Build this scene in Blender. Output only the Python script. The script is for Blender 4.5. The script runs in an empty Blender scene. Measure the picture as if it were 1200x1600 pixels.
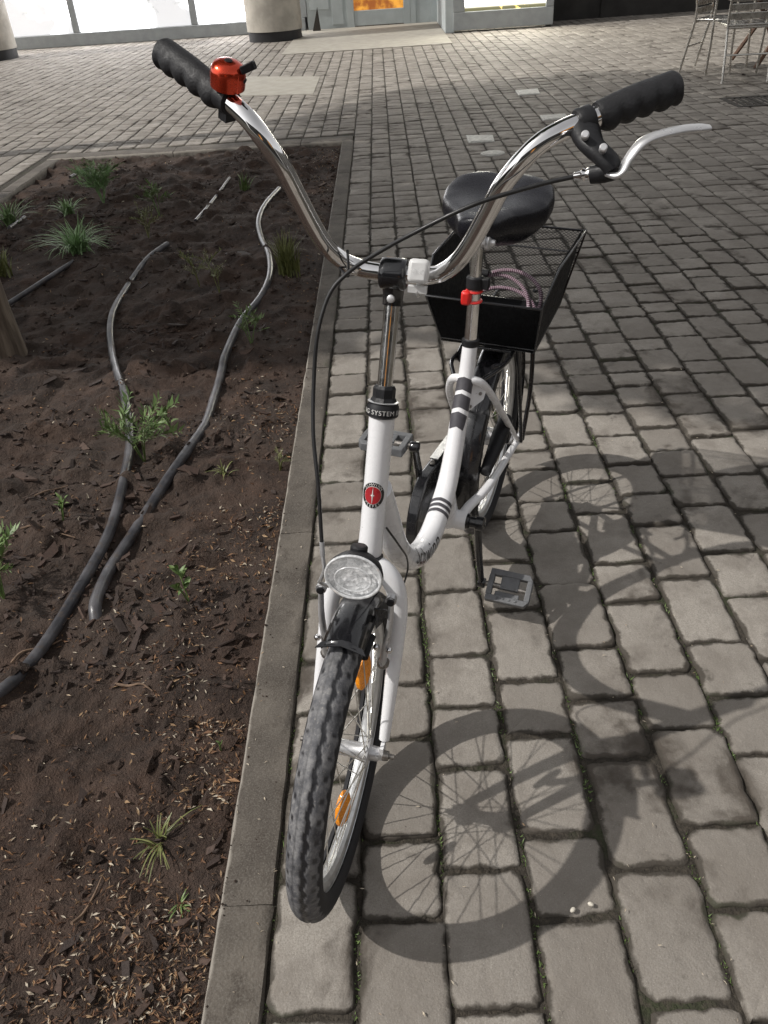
import bpy, math, random
import numpy as np
from mathutils import Matrix, Vector
random.seed(7); RNG = np.random.default_rng(7)
SC = bpy.context.scene; COL = SC.collection
# ------------------------------------------------------------------ camera, world, sun, exposure
cd = bpy.data.cameras.new('camera'); cam = bpy.data.objects.new('camera', cd); COL.objects.link(cam)
cd.sensor_fit = 'VERTICAL'; cd.sensor_height = 32.0; cd.lens = 32.0 * 1256.59 / 1600
cd.clip_start = 0.05; cd.clip_end = 300
_R = ((0.99833, -0.009454, -0.056986), (-0.051877, -0.580646, -0.812502), (-0.025407, 0.814101, -0.580167))
cam.matrix_world = Matrix(((_R[0][0], -_R[1][0], -_R[2][0], 0), (_R[0][1], -_R[1][1], -_R[2][1], 0),
                           (_R[0][2], -_R[1][2], -_R[2][2], 1.2643), (0, 0, 0, 1)))
SC.camera = cam
SUN = Vector((-5.62, -0.80, 6.29)).normalized()
W = bpy.data.worlds.new('World'); SC.world = W; W.use_nodes = True
wn, wl_ = W.node_tree.nodes, W.node_tree.links
bg = wn['Background']; sky = wn.new('ShaderNodeTexSky'); sky.sky_type = 'NISHITA'; sky.sun_disc = False
sky.sun_elevation = math.asin(SUN.z); sky.sun_rotation = math.atan2(SUN.x, SUN.y)
hsv = wn.new('ShaderNodeHueSaturation'); hsv.inputs['Saturation'].default_value = 0.10
wl_.new(sky.outputs[0], hsv.inputs['Color']); tint = wn.new('ShaderNodeMix'); tint.data_type = 'RGBA'; tint.blend_type = 'MULTIPLY'; tint.inputs[0].default_value = 1.0; tint.inputs[7].default_value = (1.0, 0.98, 0.955, 1)
wl_.new(hsv.outputs[0], tint.inputs[6]); wl_.new(tint.outputs[2], bg.inputs[0]); bg.inputs[1].default_value = 0.150
sl = bpy.data.lights.new('sun', 'SUN'); sl.energy = 2.75; sl.angle = math.radians(0.65); sl.color = (1.0, 0.962, 0.905)
sun = bpy.data.objects.new('sun', sl); COL.objects.link(sun)
sun.location = SUN * 12; sun.rotation_euler = SUN.to_track_quat('Z', 'Y').to_euler()
SC.view_settings.view_transform = 'Standard'; SC.view_settings.look = 'None'
SC.view_settings.exposure = 0.17; SC.view_settings.gamma = 1.0; SC.view_settings.use_curve_mapping = False

# ------------------------------------------------------------------ helpers
def tag(o, label=None, cat=None, group=None, kind=None):
    for k, v in (('label', label), ('category', cat), ('group', group), ('kind', kind)):
        if v: o[k] = v
    return o
def empty(name, loc=(0, 0, 0), parent=None):
    o = bpy.data.objects.new(name, None); COL.objects.link(o); o.location = loc; o.empty_display_size = 0.1
    if parent: o.parent = parent
    return o
def base_of(o):
    v = Vector((0, 0, 0))
    while o is not None: v += o.location; o = o.parent
    return np.array(v)
V = lambda *a: np.array(a, float)
def unit(v): return v / (np.linalg.norm(v) + 1e-12)
def crom(pts, n=8, closed=False):
    P = np.asarray(pts, float); m = len(P); out = []
    for i in range(m if closed else m - 1):
        p0 = P[(i - 1) % m] if closed or i > 0 else 2 * P[0] - P[1]
        p1, p2 = P[i], P[(i + 1) % m]
        p3 = P[(i + 2) % m] if closed or i < m - 2 else 2 * P[-1] - P[-2]
        for t in np.linspace(0, 1, n, endpoint=False):
            out.append(0.5 * (2 * p1 + (p2 - p0) * t + (2 * p0 - 5 * p1 + 4 * p2 - p3) * t * t + (3 * p1 - p0 - 3 * p2 + p3) * t ** 3))
    if not closed: out.append(P[-1])
    return np.array(out)
def frames(P, closed=False, up=None):
    n = len(P)
    T = np.array([unit(P[(i + 1) % n] - P[i - 1]) if closed else unit(P[min(i + 1, n - 1)] - P[max(i - 1, 0)]) for i in range(n)])
    if up is not None:
        N = np.array([unit(up - T[i] * (up @ T[i])) for i in range(n)])
    else:
        a = V(0, 0, 1) if abs(T[0][2]) < 0.9 else V(1, 0, 0)
        N = [unit(np.cross(T[0], a))]
        for i in range(1, n):
            N.append(unit(N[-1] - T[i] * (N[-1] @ T[i])))
        N = np.array(N)
    return T, N, np.cross(T, N)
class MB:
    def __init__(s): s.v = []; s.f = []; s.m = []; s.n = 0
    def add(s, v, f, mi=0):
        v = np.asarray(v, float); s.v.append(v)
        for q in f: s.f.append(tuple(int(i) + s.n for i in q)); s.m.append(mi)
        s.n += len(v); return s
    def tube(s, P, r, n=10, cap=True, closed=False, mi=0, up=None, ell=(1, 1), rough=None):
        P = np.asarray(P, float); k = len(P); r = np.broadcast_to(np.asarray(r, float), (k,))
        T, N, B = frames(P, closed, up)
        a = np.linspace(0, 2 * np.pi, n, endpoint=False)
        rr = r[:, None] * (rough if rough is not None else 1)
        ring = P[:, None] + (rr * np.cos(a) * ell[0])[..., None] * N[:, None] + (rr * np.sin(a) * ell[1])[..., None] * B[:, None]
        f = []
        for i in range(k if closed else k - 1):
            j = (i + 1) % k
            for q in range(n):
                w = (q + 1) % n; f.append((i * n + q, i * n + w, j * n + w, j * n + q))
        if cap and not closed:
            f.append(tuple(range(n))[::-1]); f.append(tuple((k - 1) * n + q for q in range(n)))
        return s.add(ring.reshape(-1, 3), f, mi)
    def lathe(s, o, d, prof, n=24, mi=0, ell=None):
        o = np.asarray(o, float); d = unit(np.asarray(d, float)); a = V(0, 0, 1) if abs(d[2]) < 0.9 else V(1, 0, 0)
        if ell is not None: N = unit(np.asarray(ell[0], float)); kx, ky = ell[1], ell[2]
        else: N = unit(np.cross(d, a)); kx = ky = 1
        B = np.cross(d, N); t = np.linspace(0, 2 * np.pi, n, endpoint=False); v = []; f = []
        for r, h in prof:
            v.append(o + d * h + r * (kx * np.cos(t)[:, None] * N + ky * np.sin(t)[:, None] * B))
        k = len(prof)
        for i in range(k - 1):
            for q in range(n):
                w = (q + 1) % n; f.append((i * n + q, i * n + w, (i + 1) * n + w, (i + 1) * n + q))
        f.append(tuple(range(n))[::-1]); f.append(tuple((k - 1) * n + q for q in range(n)))
        return s.add(np.concatenate(v), f, mi)
    def box(s, c, ax, h, mi=0, taper=1.0):
        c = np.asarray(c, float); ax = np.asarray(ax, float); v = []
        for z in (-1, 1):
            k = taper if z > 0 else 1
            for x, y in ((-1, -1), (1, -1), (1, 1), (-1, 1)):
                v.append(c + ax[0] * x * h[0] * k + ax[1] * y * h[1] * k + ax[2] * z * h[2])
        return s.add(v, [(3, 2, 1, 0), (4, 5, 6, 7), (0, 1, 5, 4), (1, 2, 6, 5), (2, 3, 7, 6), (3, 0, 4, 7)], mi)
    def wbox(s, x0, x1, y0, y1, z0, z1, mi=0):
        return s.box(((x0 + x1) / 2, (y0 + y1) / 2, (z0 + z1) / 2), np.eye(3), ((x1 - x0) / 2, (y1 - y0) / 2, (z1 - z0) / 2), mi)
    def prism(s, poly, off, mi=0):
        a = np.asarray(poly, float); n = len(a); v = np.concatenate([a, a + off])
        f = [tuple(range(n))[::-1], tuple(range(n, 2 * n))] + [(i, (i + 1) % n, n + (i + 1) % n, n + i) for i in range(n)]
        return s.add(v, f, mi)
    def ellipsoid(s, c, ax, h, n=16, m=10, mi=0):
        return s.lathe(c, ax[2], [(max(math.sin(t), 0.02), -math.cos(t) * h[2]) for t in np.linspace(0.05, math.pi - 0.05, m)], n, mi, ell=(ax[0], h[0], h[1]))
    def build(s, name, mats, parent=None, sharp=35, bevel=0, smooth=True, loc=None):
        v = np.concatenate(s.v); b = base_of(parent) if loc is None else (np.asarray(loc, float))
        me = bpy.data.meshes.new(name); me.from_pydata((v - b).tolist(), [], s.f)
        mats = mats if isinstance(mats, (list, tuple)) else [mats]
        for m_ in mats: me.materials.append(m_)
        if len(mats) > 1: me.polygons.foreach_set('material_index', s.m)
        import bmesh
        bm = bmesh.new(); bm.from_mesh(me); bmesh.ops.recalc_face_normals(bm, faces=bm.faces); bm.to_mesh(me); bm.free()
        if smooth:
            me.polygons.foreach_set('use_smooth', [True] * len(me.polygons))
            me.set_sharp_from_angle(angle=math.radians(sharp))
        o = bpy.data.objects.new(name, me); COL.objects.link(o)
        if loc is not None: o.location = b - (base_of(parent) if parent else 0)
        if parent: o.parent = parent
        if bevel:
            md = o.modifiers.new('bevel', 'BEVEL'); md.width = bevel; md.segments = 2; md.limit_method = 'ANGLE'; md.angle_limit = 0.6
        return o
def share(o, name, parent, loc, rot=None, scl=None):
    c = o.copy(); c.name = name; COL.objects.link(c); c.parent = parent; c.location = loc
    if rot is not None: c.rotation_euler = rot
    if scl is not None: c.scale = scl
    return c
# ------------------------------------------------------------------ materials
class NT:
    def __init__(s, name):
        s.mat = bpy.data.materials.new(name); s.mat.use_nodes = True; s.t = s.mat.node_tree
        s.b = s.t.nodes['Principled BSDF']; s.out = s.t.nodes['Material Output']
    def n(s, typ, **kw):
        nd = s.t.nodes.new(typ)
        for k, v in kw.items():
            if k[0] == '_': setattr(nd, k[1:], v)
            else: s.set(nd.inputs[k.replace('__', ' ')], v)
        return nd
    def set(s, sock, v):
        if isinstance(v, bpy.types.NodeSocket): s.t.links.new(v, sock)
        elif isinstance(v, bpy.types.Node): s.t.links.new(v.outputs[0], sock)
        else: sock.default_value = v if not (isinstance(v, tuple) and len(v) == 3 and len(sock.default_value) == 4) else (*v, 1)
    def pos(s): return s.n('ShaderNodeNewGeometry').outputs['Position']
    def noise(s, scale, detail=3, rough=0.55, vec=None, dist=0.0):
        nd = s.n('ShaderNodeTexNoise', Scale=scale, Detail=detail, Roughness=rough, Distortion=dist)
        s.set(nd.inputs['Vector'], vec if vec is not None else s.pos()); return nd.outputs['Fac']
    def ramp(s, fac, a, b, lo=0.0, hi=1.0):
        nd = s.n('ShaderNodeMapRange', _interpolation_type='SMOOTHSTEP')
        s.set(nd.inputs[0], fac); nd.inputs[1].default_value = a; nd.inputs[2].default_value = b
        nd.inputs[3].default_value = lo; nd.inputs[4].default_value = hi; return nd.outputs[0]
    def mix(s, fac, a, b, mode='MIX'):
        nd = s.n('ShaderNodeMix', _data_type='RGBA', _blend_type=mode)
        s.set(nd.inputs[0], fac); s.set(nd.inputs[6], a); s.set(nd.inputs[7], b); return nd.outputs[2]
    def math(s, op, a, b=0.0):
        nd = s.n('ShaderNodeMath', _operation=op); s.set(nd.inputs[0], a); s.set(nd.inputs[1], b); return nd.outputs[0]
    def bump(s, h, strength=0.3, dist=0.01):
        nd = s.n('ShaderNodeBump', Strength=strength, Distance=dist); s.set(nd.inputs['Height'], h); s.set(s.b.inputs['Normal'], nd.outputs[0])
    def p(s, **kw):
        for k, v in kw.items(): s.set(s.b.inputs[k.replace('__', ' ')], v)
        return s
def simple(name, col, rough=0.5, metal=0.0, var=0.12, scale=30, bump=0.0, coat=0.0, bscale=None, rvar=0.1, dirt=None, dirt_amt=0.5, **kw):
    t = NT(name); c = tuple(col)
    n1 = t.noise(scale, 4)
    lo = tuple(x * (1 - var) for x in c); hi = tuple(min(1, x * (1 + var)) for x in c)
    colr = t.mix(t.ramp(n1, 0.3, 0.7), lo, hi)
    if dirt: colr = t.mix(t.ramp(t.noise(scale * 0.6, 5, 0.65), 0.62, 0.74, 0, dirt_amt), colr, dirt)
    t.p(Base__Color=colr, Metallic=metal, Roughness=t.ramp(t.noise(scale * 1.7, 3), 0.3, 0.7, max(0.02, rough - rvar), min(1, rough + rvar)))
    if coat: t.p(Coat__Weight=coat, Coat__Roughness=0.08)
    if bump: t.bump(t.noise(bscale or scale * 4, 4), bump, 0.004)
    t.p(**kw); return t.mat
M = {}
M['white'] = simple('white_paint', (0.85, 0.85, 0.87), 0.3, var=0.03, scale=18, coat=0.5, dirt=(0.35, 0.31, 0.27), dirt_amt=0.45)
t = NT('white_frame_paint'); c = t.mix(t.ramp(t.noise(14, 5, 0.65), 0.58, 0.72, 0, 0.30), (0.86, 0.86, 0.88), (0.50, 0.46, 0.40))
c = t.mix(t.ramp(t.noise(85, 4, 0.7), 0.70, 0.74, 0, 0.85), c, (0.13, 0.10, 0.08))
M['white'] = t.p(Base__Color=c, Roughness=t.ramp(t.noise(30, 4), 0.3, 0.7, 0.18, 0.42), Coat__Weight=0.5, Coat__Roughness=0.08).mat
M['black'] = simple('black_gloss_paint', (0.012, 0.012, 0.014), 0.22, coat=0.6, scale=25, dirt=(0.10, 0.09, 0.085), dirt_amt=0.5)
M['mesh_black'] = simple('mesh_black', (0.008, 0.008, 0.009), 0.45, scale=60, Specular__IOR__Level=0.2)
M['plastic'] = simple('black_plastic', (0.018, 0.018, 0.02), 0.5, scale=60, bump=0.15, Specular__IOR__Level=0.28)
M['rubber'] = simple('grip_rubber', (0.022, 0.022, 0.024), 0.55, scale=80, bump=0.25, Specular__IOR__Level=0.28)
M['chrome'] = simple('chrome', (0.80, 0.79, 0.79), 0.065, 1.0, var=0.05, scale=20, rvar=0.04)
M['chrome_worn'] = simple('worn_chrome', (0.90, 0.89, 0.88), 0.19, 1.0, var=0.05, scale=40, rvar=0.07)
M['alu'] = simple('brushed_alloy', (0.62, 0.62, 0.63), 0.36, 0.6, var=0.08, scale=50, dirt=(0.25, 0.22, 0.19), dirt_amt=0.6)
M['rim'] = simple('rim_alloy', (0.74, 0.75, 0.76), 0.38, 0.75, var=0.08, scale=40, dirt=(0.33, 0.30, 0.26), dirt_amt=0.5)
M['spoke'] = simple('spoke_steel', (0.62, 0.60, 0.55), 0.35, 0.9, scale=60)
M['steel'] = simple('dull_steel', (0.30, 0.28, 0.26), 0.45, 0.9, var=0.3, scale=120, dirt=(0.16, 0.09, 0.05), dirt_amt=0.7)
M['ring'] = simple('black_ring', (0.012, 0.012, 0.014), 0.35, scale=50)
M['grey_decal'] = simple('grey_decal', (0.075, 0.072, 0.082), 0.4, var=0.1, scale=90)
M['dark_print'] = simple('dark_print', (0.05, 0.045, 0.045), 0.45, scale=150, var=0.3)
M['red_print'] = simple('brown_print', (0.22, 0.09, 0.06), 0.5, scale=150)
M['white_print'] = simple('white_print', (0.75, 0.74, 0.72), 0.45, scale=150)
M['badge_red'] = simple('badge_red', (0.55, 0.03, 0.04), 0.3, 0.3, scale=60, coat=0.5)
M['badge_dark'] = simple('badge_dark', (0.03, 0.028, 0.03), 0.25, 0.5, scale=60, coat=0.5)
M['bell'] = simple('red_anodised', (0.68, 0.065, 0.025), 0.2, 0.85, var=0.06, scale=40, coat=0.4)
M['orange'] = simple('orange_reflector', (0.95, 0.30, 0.01), 0.25, var=0.18, scale=220, bump=0.4, bscale=500, coat=0.5)
M['pedal'] = simple('grey_pedal', (0.13, 0.133, 0.14), 0.5, scale=70, bump=0.2, dirt=(0.09, 0.08, 0.07), dirt_amt=0.5)
M['silicone'] = simple('white_silicone', (0.80, 0.80, 0.80), 0.3, var=0.03, scale=40, Alpha=0.82)
M['red_silicone'] = simple('red_silicone', (0.75, 0.025, 0.02), 0.4, var=0.06, scale=40)
M['cable'] = simple('cable_sheath', (0.018, 0.018, 0.019), 0.4, scale=100)
M['saddle'] = simple('saddle_vinyl', (0.010, 0.010, 0.014), 0.30, scale=150, bump=0.12, rvar=0.06, Specular__IOR__Level=0.38)
t = NT('headlight_lens'); M['lens'] = t.p(Base__Color=(0.92, 0.93, 0.94), Roughness=0.05, Alpha=0.14, Specular__IOR__Level=0.9).mat
t.bump(t.noise(260, 2), 0.5, 0.004)
t = NT('reflector_bowl'); vo = t.n('ShaderNodeTexVoronoi', Scale=170.0, Vector=t.pos()); cc_ = t.n('ShaderNodeSeparateColor', Color=vo.outputs['Color']).outputs[0]
M['bowl'] = t.p(Base__Color=t.mix(t.ramp(cc_, 0.2, 0.8), (0.55, 0.56, 0.57), (0.97, 0.97, 0.98)), Metallic=0.15, Roughness=0.25).mat
t.bump(vo.outputs['Distance'], 0.45, 0.004)
# tyre: dusty tread, polished black grooves and side walls ("g" = groove amount, "t" = tread amount)
t = NT('tyre_rubber'); at = t.n('ShaderNodeAttribute', _attribute_name='tread')
sp = t.n('ShaderNodeSeparateColor', Color=at.outputs['Color'])
dust = t.mix(t.ramp(t.noise(60, 6, 0.65), 0.35, 0.68), (0.085, 0.086, 0.095), (0.215, 0.212, 0.215))
dust = t.mix(t.ramp(t.noise(240, 3, 0.7), 0.60, 0.70, 0, 0.6), dust, (0.28, 0.265, 0.245))
dustmask = t.math('MULTIPLY', sp.outputs[1], t.math('SUBTRACT', 1.0, sp.outputs[0]))
t.p(Base__Color=t.mix(t.math('MULTIPLY', dustmask, t.ramp(t.noise(28, 4), 0.28, 0.5, 0.45, 1.0)), (0.017, 0.017, 0.02), dust), Roughness=t.ramp(sp.outputs[0], 0, 1, 0.72, 0.38))
t.bump(t.noise(300, 4), 0.3, 0.003); M['tyre'] = t.mat

def paver_mat(name, attr):
    t = NT(name); P = t.pos()
    if attr: rnd = t.n('ShaderNodeAttribute', _attribute_name='rnd').outputs['Fac']
    else: rnd = t.n('ShaderNodeObjectInfo').outputs['Random']
    edge = t.n('ShaderNodeAttribute', _attribute_name='edge').outputs['Fac']
    c = t.mix(rnd, (0.215, 0.195, 0.173), (0.350, 0.322, 0.288))
    c = t.mix(t.ramp(t.noise(6.5, 6, 0.68), 0.38, 0.66, 0, 0.8), c, (0.185, 0.164, 0.143))
    c = t.mix(t.ramp(t.noise(420, 2), 0.35, 0.7, 0, 0.55), c, (0.17, 0.150, 0.125))
    c = t.mix(t.ramp(t.noise(700, 1), 0.70, 0.78, 0, 0.7), c, (0.52, 0.49, 0.44))
    c = t.mix(t.ramp(t.noise(95, 3, 0.7), 0.72, 0.78, 0, 0.75), c, (0.055, 0.045, 0.038))     # spots
    m = t.math('ADD', t.math('MULTIPLY', edge, 0.37), t.math('MULTIPLY', t.noise(17, 6, 0.68), 0.74))
    m = t.math('ADD', m, t.math('MULTIPLY', t.noise(4.2, 3), 0.30))
    d = t.ramp(m, 0.70, 0.86, 0, 0.42 if attr else 0.94)
    c = t.mix(t.math('MULTIPLY', t.ramp(t.noise(3.4, 4, 0.6, None, 0.8), 0.535, 0.64, 0, 0.9), t.ramp(t.math('ADD', t.math('MULTIPLY', edge, 0.8), t.noise(14, 5, 0.65)), 0.50, 0.85)), c, (0.058, 0.046, 0.036))
    dirt = t.mix(t.ramp(t.noise(7, 3), 0.55, 0.7, 0, 0.55), (0.048, 0.040, 0.031), (0.035, 0.043, 0.018))
    c = t.mix(d, c, dirt)
    t.p(Base__Color=c, Roughness=t.ramp(t.noise(40, 3), 0.3, 0.7, 0.72, 0.92))
    h = t.math('ADD', t.math('MULTIPLY', t.noise(30, 5, 0.62), 1.0), t.math('MULTIPLY', t.noise(300, 3), 0.25))
    t.bump(h, 0.5, 0.008); return t.mat
M['paver'] = paver_mat('concrete_paver', False); M['paver_far'] = paver_mat('concrete_paver_far', True)
t = NT('joint_dirt'); c = t.mix(t.ramp(t.noise(9, 4), 0.5, 0.66), (0.036, 0.030, 0.023), (0.034, 0.040, 0.018))
M['joint'] = t.p(Base__Color=t.mix(t.ramp(t.noise(90, 4), 0.4, 0.7), c, (0.06, 0.05, 0.038)), Roughness=0.95).mat; t.bump(t.noise(160, 4), 0.8, 0.01)
t = NT('kerb_concrete'); ed = t.n('ShaderNodeAttribute', _attribute_name='edge').outputs['Fac']
c = t.mix(t.ramp(t.noise(6, 5, 0.6), 0.35, 0.68), (0.066, 0.055, 0.045), (0.125, 0.108, 0.090))
c = t.mix(t.ramp(t.noise(15, 6, 0.7), 0.52, 0.66, 0, 0.65), c, (0.050, 0.039, 0.030)); c = t.mix(t.ramp(t.noise(9, 4), 0.66, 0.75, 0, 0.5), c, (0.035, 0.042, 0.018))
c = t.mix(t.ramp(t.noise(330, 2), 0.4, 0.75, 0, 0.5), c, (0.18, 0.165, 0.145))
c = t.mix(t.ramp(t.math('ADD', ed, t.math('MULTIPLY', t.noise(24, 4), 0.6)), 0.90, 1.2, 0, 0.9), c, (0.30, 0.275, 0.24))
M['kerb'] = t.p(Base__Color=c, Roughness=0.85).mat; t.bump(t.noise(150, 4), 0.4, 0.006)
t = NT('garden_soil'); c = t.mix(t.ramp(t.noise(7, 5, 0.65), 0.35, 0.66), (0.029, 0.0165, 0.0115), (0.080, 0.048, 0.034))
c = t.mix(t.ramp(t.noise(1.7, 4, 0.6), 0.42, 0.62, 0, 0.7), c, (0.062, 0.045, 0.036)); c = t.mix(t.ramp(t.noise(3.1, 5, 0.65), 0.55, 0.68, 0, 0.7), c, (0.020, 0.013, 0.010)); c = t.mix(t.ramp(t.noise(120, 5, 0.7), 0.5, 0.68, 0, 0.7), c, (0.098, 0.063, 0.045))
c = t.mix(t.ramp(t.noise(420, 2), 0.66, 0.74, 0, 0.8), c, (0.20, 0.16, 0.12))
M['soil'] = t.p(Base__Color=c, Roughness=0.93).mat; t.bump(t.math('ADD', t.noise(60, 5, 0.7), t.math('MULTIPLY', t.noise(260, 4), 0.4)), 0.9, 0.02)
def tri_mat(name, cols, rough=0.8, scale=160, sss=0.0):
    t = NT(name); r = t.n('ShaderNodeAttribute', _attribute_name='rnd').outputs['Fac']
    c = cols[0]
    for i, cc in enumerate(cols[1:]):
        c = t.mix(t.ramp(r, (i + 0.5) / len(cols), (i + 1.2) / len(cols)), c, cc)
    c = t.mix(t.ramp(t.noise(scale, 4), 0.35, 0.7, 0, 0.5), c, tuple(x * 0.55 for x in cols[0]))
    t.p(Base__Color=c, Roughness=rough); t.bump(t.noise(scale * 2, 3), 0.3, 0.004); return t.mat
M['bark'] = tri_mat('bark_mulch', [(0.034, 0.020, 0.015), (0.058, 0.033, 0.024), (0.085, 0.052, 0.038), (0.046, 0.032, 0.027)])
M['litter'] = tri_mat('dry_petals', [(0.11, 0.052, 0.027), (0.20, 0.105, 0.055), (0.30, 0.165, 0.080), (0.40, 0.27, 0.155), (0.60, 0.53, 0.42)], 0.75, 300)
def leafmat(name, a, b):
    t = NT(name); r = t.n('ShaderNodeObjectInfo').outputs['Random']
    c = t.mix(t.ramp(t.noise(45, 3), 0.3, 0.7), a, b); c = t.mix(t.math('MULTIPLY', r, 0.35), c, (0.10, 0.11, 0.03))
    t.p(Base__Color=c, Roughness=0.5); t.t.nodes['Principled BSDF'].inputs['Subsurface Weight'].default_value = 0.0
    return t.mat
M['leaf'] = leafmat('seedling_leaf', (0.09, 0.16, 0.045), (0.17, 0.26, 0.085))
M['leaf_bright'] = leafmat('grass_blade', (0.17, 0.29, 0.11), (0.27, 0.42, 0.20))
M['leaf_olive'] = leafmat('olive_blade', (0.12, 0.14, 0.042), (0.21, 0.22, 0.08))
M['crown'] = leafmat('tree_leaf', (0.035, 0.06, 0.018), (0.07, 0.10, 0.03))
t = NT('irrigation_pipe'); c = t.mix(t.ramp(t.noise(14, 4), 0.35, 0.7), (0.036, 0.036, 0.042), (0.115, 0.112, 0.12))
M['hose'] = t.p(Base__Color=t.mix(t.ramp(t.noise(34, 6, 0.7), 0.50, 0.66, 0, 0.75), c, (0.085, 0.066, 0.053)), Roughness=0.34).mat; t.bump(t.noise(220, 3), 0.15, 0.003)
t = NT('tree_bark'); w = t.noise(40, 5, 0.6, t.n('ShaderNodeVectorMath', _operation='MULTIPLY').outputs[0])
t2 = [n for n in t.t.nodes if n.bl_idname == 'ShaderNodeVectorMath'][0]; t.set(t2.inputs[0], t.pos()); t2.inputs[1].default_value = (1, 1, 0.12)
M['trunk'] = t.p(Base__Color=t.mix(t.ramp(w, 0.3, 0.7), (0.10, 0.075, 0.055), (0.26, 0.21, 0.16)), Roughness=0.9).mat; t.bump(w, 0.6, 0.02)
M['frame_grey'] = simple('grey_window_frame', (0.30, 0.32, 0.33), 0.45, scale=8, var=0.08)
M['door_grey'] = simple('pale_grey_door', (0.42, 0.46, 0.47), 0.45, scale=6, var=0.06)
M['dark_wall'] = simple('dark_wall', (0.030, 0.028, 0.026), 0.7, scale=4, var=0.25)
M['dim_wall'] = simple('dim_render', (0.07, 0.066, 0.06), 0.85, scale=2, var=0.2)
M['pillar'] = simple('pillar_concrete', (0.42, 0.39, 0.34), 0.85, scale=5, var=0.16, bump=0.3, bscale=60, dirt=(0.25, 0.22, 0.19), dirt_amt=0.4)
M['base_black'] = simple('pillar_base', (0.018, 0.018, 0.02), 0.5, scale=6, dirt=(0.25, 0.24, 0.23), dirt_amt=0.3)
M['slab'] = simple('concrete_slab', (0.31, 0.29, 0.25), 0.85, scale=7, var=0.1, bump=0.2)
M['cover'] = simple('cover_plate', (0.50, 0.49, 0.46), 0.7, 0.0, scale=40, var=0.2, bump=0.3)
M['iron'] = simple('cast_iron', (0.06, 0.055, 0.05), 0.6, 0.6, scale=40)
M['cafe_alu'] = simple('cafe_alloy', (0.62, 0.60, 0.56), 0.28, 0.95, var=0.06, scale=12)
M['wood'] = simple('dark_wood', (0.10, 0.05, 0.028), 0.6, scale=25, var=0.3)
t = NT('lit_window'); P = t.n('ShaderNodeTexCoord').outputs['Object']
shp = t.ramp(t.noise(1.1, 3, 0.5, P, 0.7), 0.46, 0.62)
c = t.mix(shp, (1.0, 0.99, 1.0), (0.085, 0.085, 0.087)); c = t.mix(t.ramp(t.noise(2.6, 3, 0.5, P), 0.62, 0.68, 0, 0.8), c, (0.030, 0.033, 0.030))
M['glow'] = t.p(Base__Color=(0.5, 0.5, 0.5), Emission__Color=c, Emission__Strength=6.5, Roughness=0.2).mat
t = NT('warm_lit_glass'); P = t.n('ShaderNodeTexCoord').outputs['Object']
c = t.mix(t.ramp(t.noise(4.5, 3, 0.6, P), 0.35, 0.65), (0.35, 0.10, 0.02), (1.0, 0.45, 0.06))
M['warm'] = t.p(Base__Color=(0.05, 0.03, 0.02), Emission__Color=c, Emission__Strength=0.85, Roughness=0.15).mat
t = NT('display_glass'); P = t.n('ShaderNodeTexCoord').outputs['Object']; sx = t.n('ShaderNodeSeparateXYZ', Vector=P)
c = t.mix(t.ramp(sx.outputs[2], 0.30, 0.42), (0.014, 0.013, 0.006), (1.0, 0.97, 0.84))
c = t.mix(t.ramp(t.noise(6, 3, 0.5, P), 0.6, 0.68, 0, 0.35), c, (0.7, 0.5, 0.12))
M['display'] = t.p(Base__Color=(0.1, 0.1, 0.08), Emission__Color=c, Emission__Strength=12.0, Roughness=0.15).mat
M['dark_glass'] = simple('dark_glass', (0.03, 0.03, 0.032), 0.12, scale=3)
t = NT('lock_beads'); M['lock_purple'] = simple('lock_purple', (0.11, 0.022, 0.06), 0.45, scale=80); M['lock_white'] = simple('lock_white', (0.42, 0.34, 0.38), 0.4, scale=80)
M['lens_rim'] = simple('clear_rim', (0.70, 0.71, 0.72), 0.15, 0.2, scale=200, var=0.2)
M['twig'] = simple('dry_twig', (0.16, 0.105, 0.07), 0.85, scale=60, var=0.3)
M['stone'] = simple('pale_pebble', (0.62, 0.58, 0.50), 0.7, scale=80)

# ------------------------------------------------------------------ value noise for terrain
def vnoise(x, y, seed=0):
    xi = np.floor(x).astype(np.int64); yi = np.floor(y).astype(np.int64); fx = x - xi; fy = y - yi
    fx = fx * fx * (3 - 2 * fx); fy = fy * fy * (3 - 2 * fy)
    def h(i, j):
        n = (i * 374761393 + j * 668265263 + seed * 982451653) & 0x7fffffff
        n = ((n ^ (n >> 13)) * 1274126177) & 0x7fffffff
        return ((n ^ (n >> 16)) & 0xffff) / 65535.0
    return (h(xi, yi) * (1 - fx) + h(xi + 1, yi) * fx) * (1 - fy) + (h(xi, yi + 1) * (1 - fx) + h(xi + 1, yi + 1) * fx) * fy
KX0, KX1 = -0.335, -0.247                     # the kerb beside the pavement
BX0, BY1 = -2.55, 6.75                        # far edges of the bed
def soil_h(x, y):
    x = np.asarray(x, float); y = np.asarray(y, float)
    h = 0.050 * (vnoise(x * 1.9 + 7, y * 1.9, 1) - 0.5) + 0.028 * (vnoise(x * 6, y * 6, 2) - 0.5)
    h += 0.020 * (vnoise(x * 17, y * 17, 3) - 0.5) + 0.012 * (vnoise(x * 43, y * 43, 4) - 0.5)
    c = vnoise(x * 11 + 40, y * 11, 5); h += 0.026 * np.clip((c - 0.62) * 4, 0, 1)           # clods
    edge = np.clip(np.minimum(KX0 - x, 0.22) / 0.22, 0, 1)
    return -0.030 + h * (0.25 + 0.75 * edge) + 0.012 * edge
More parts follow.
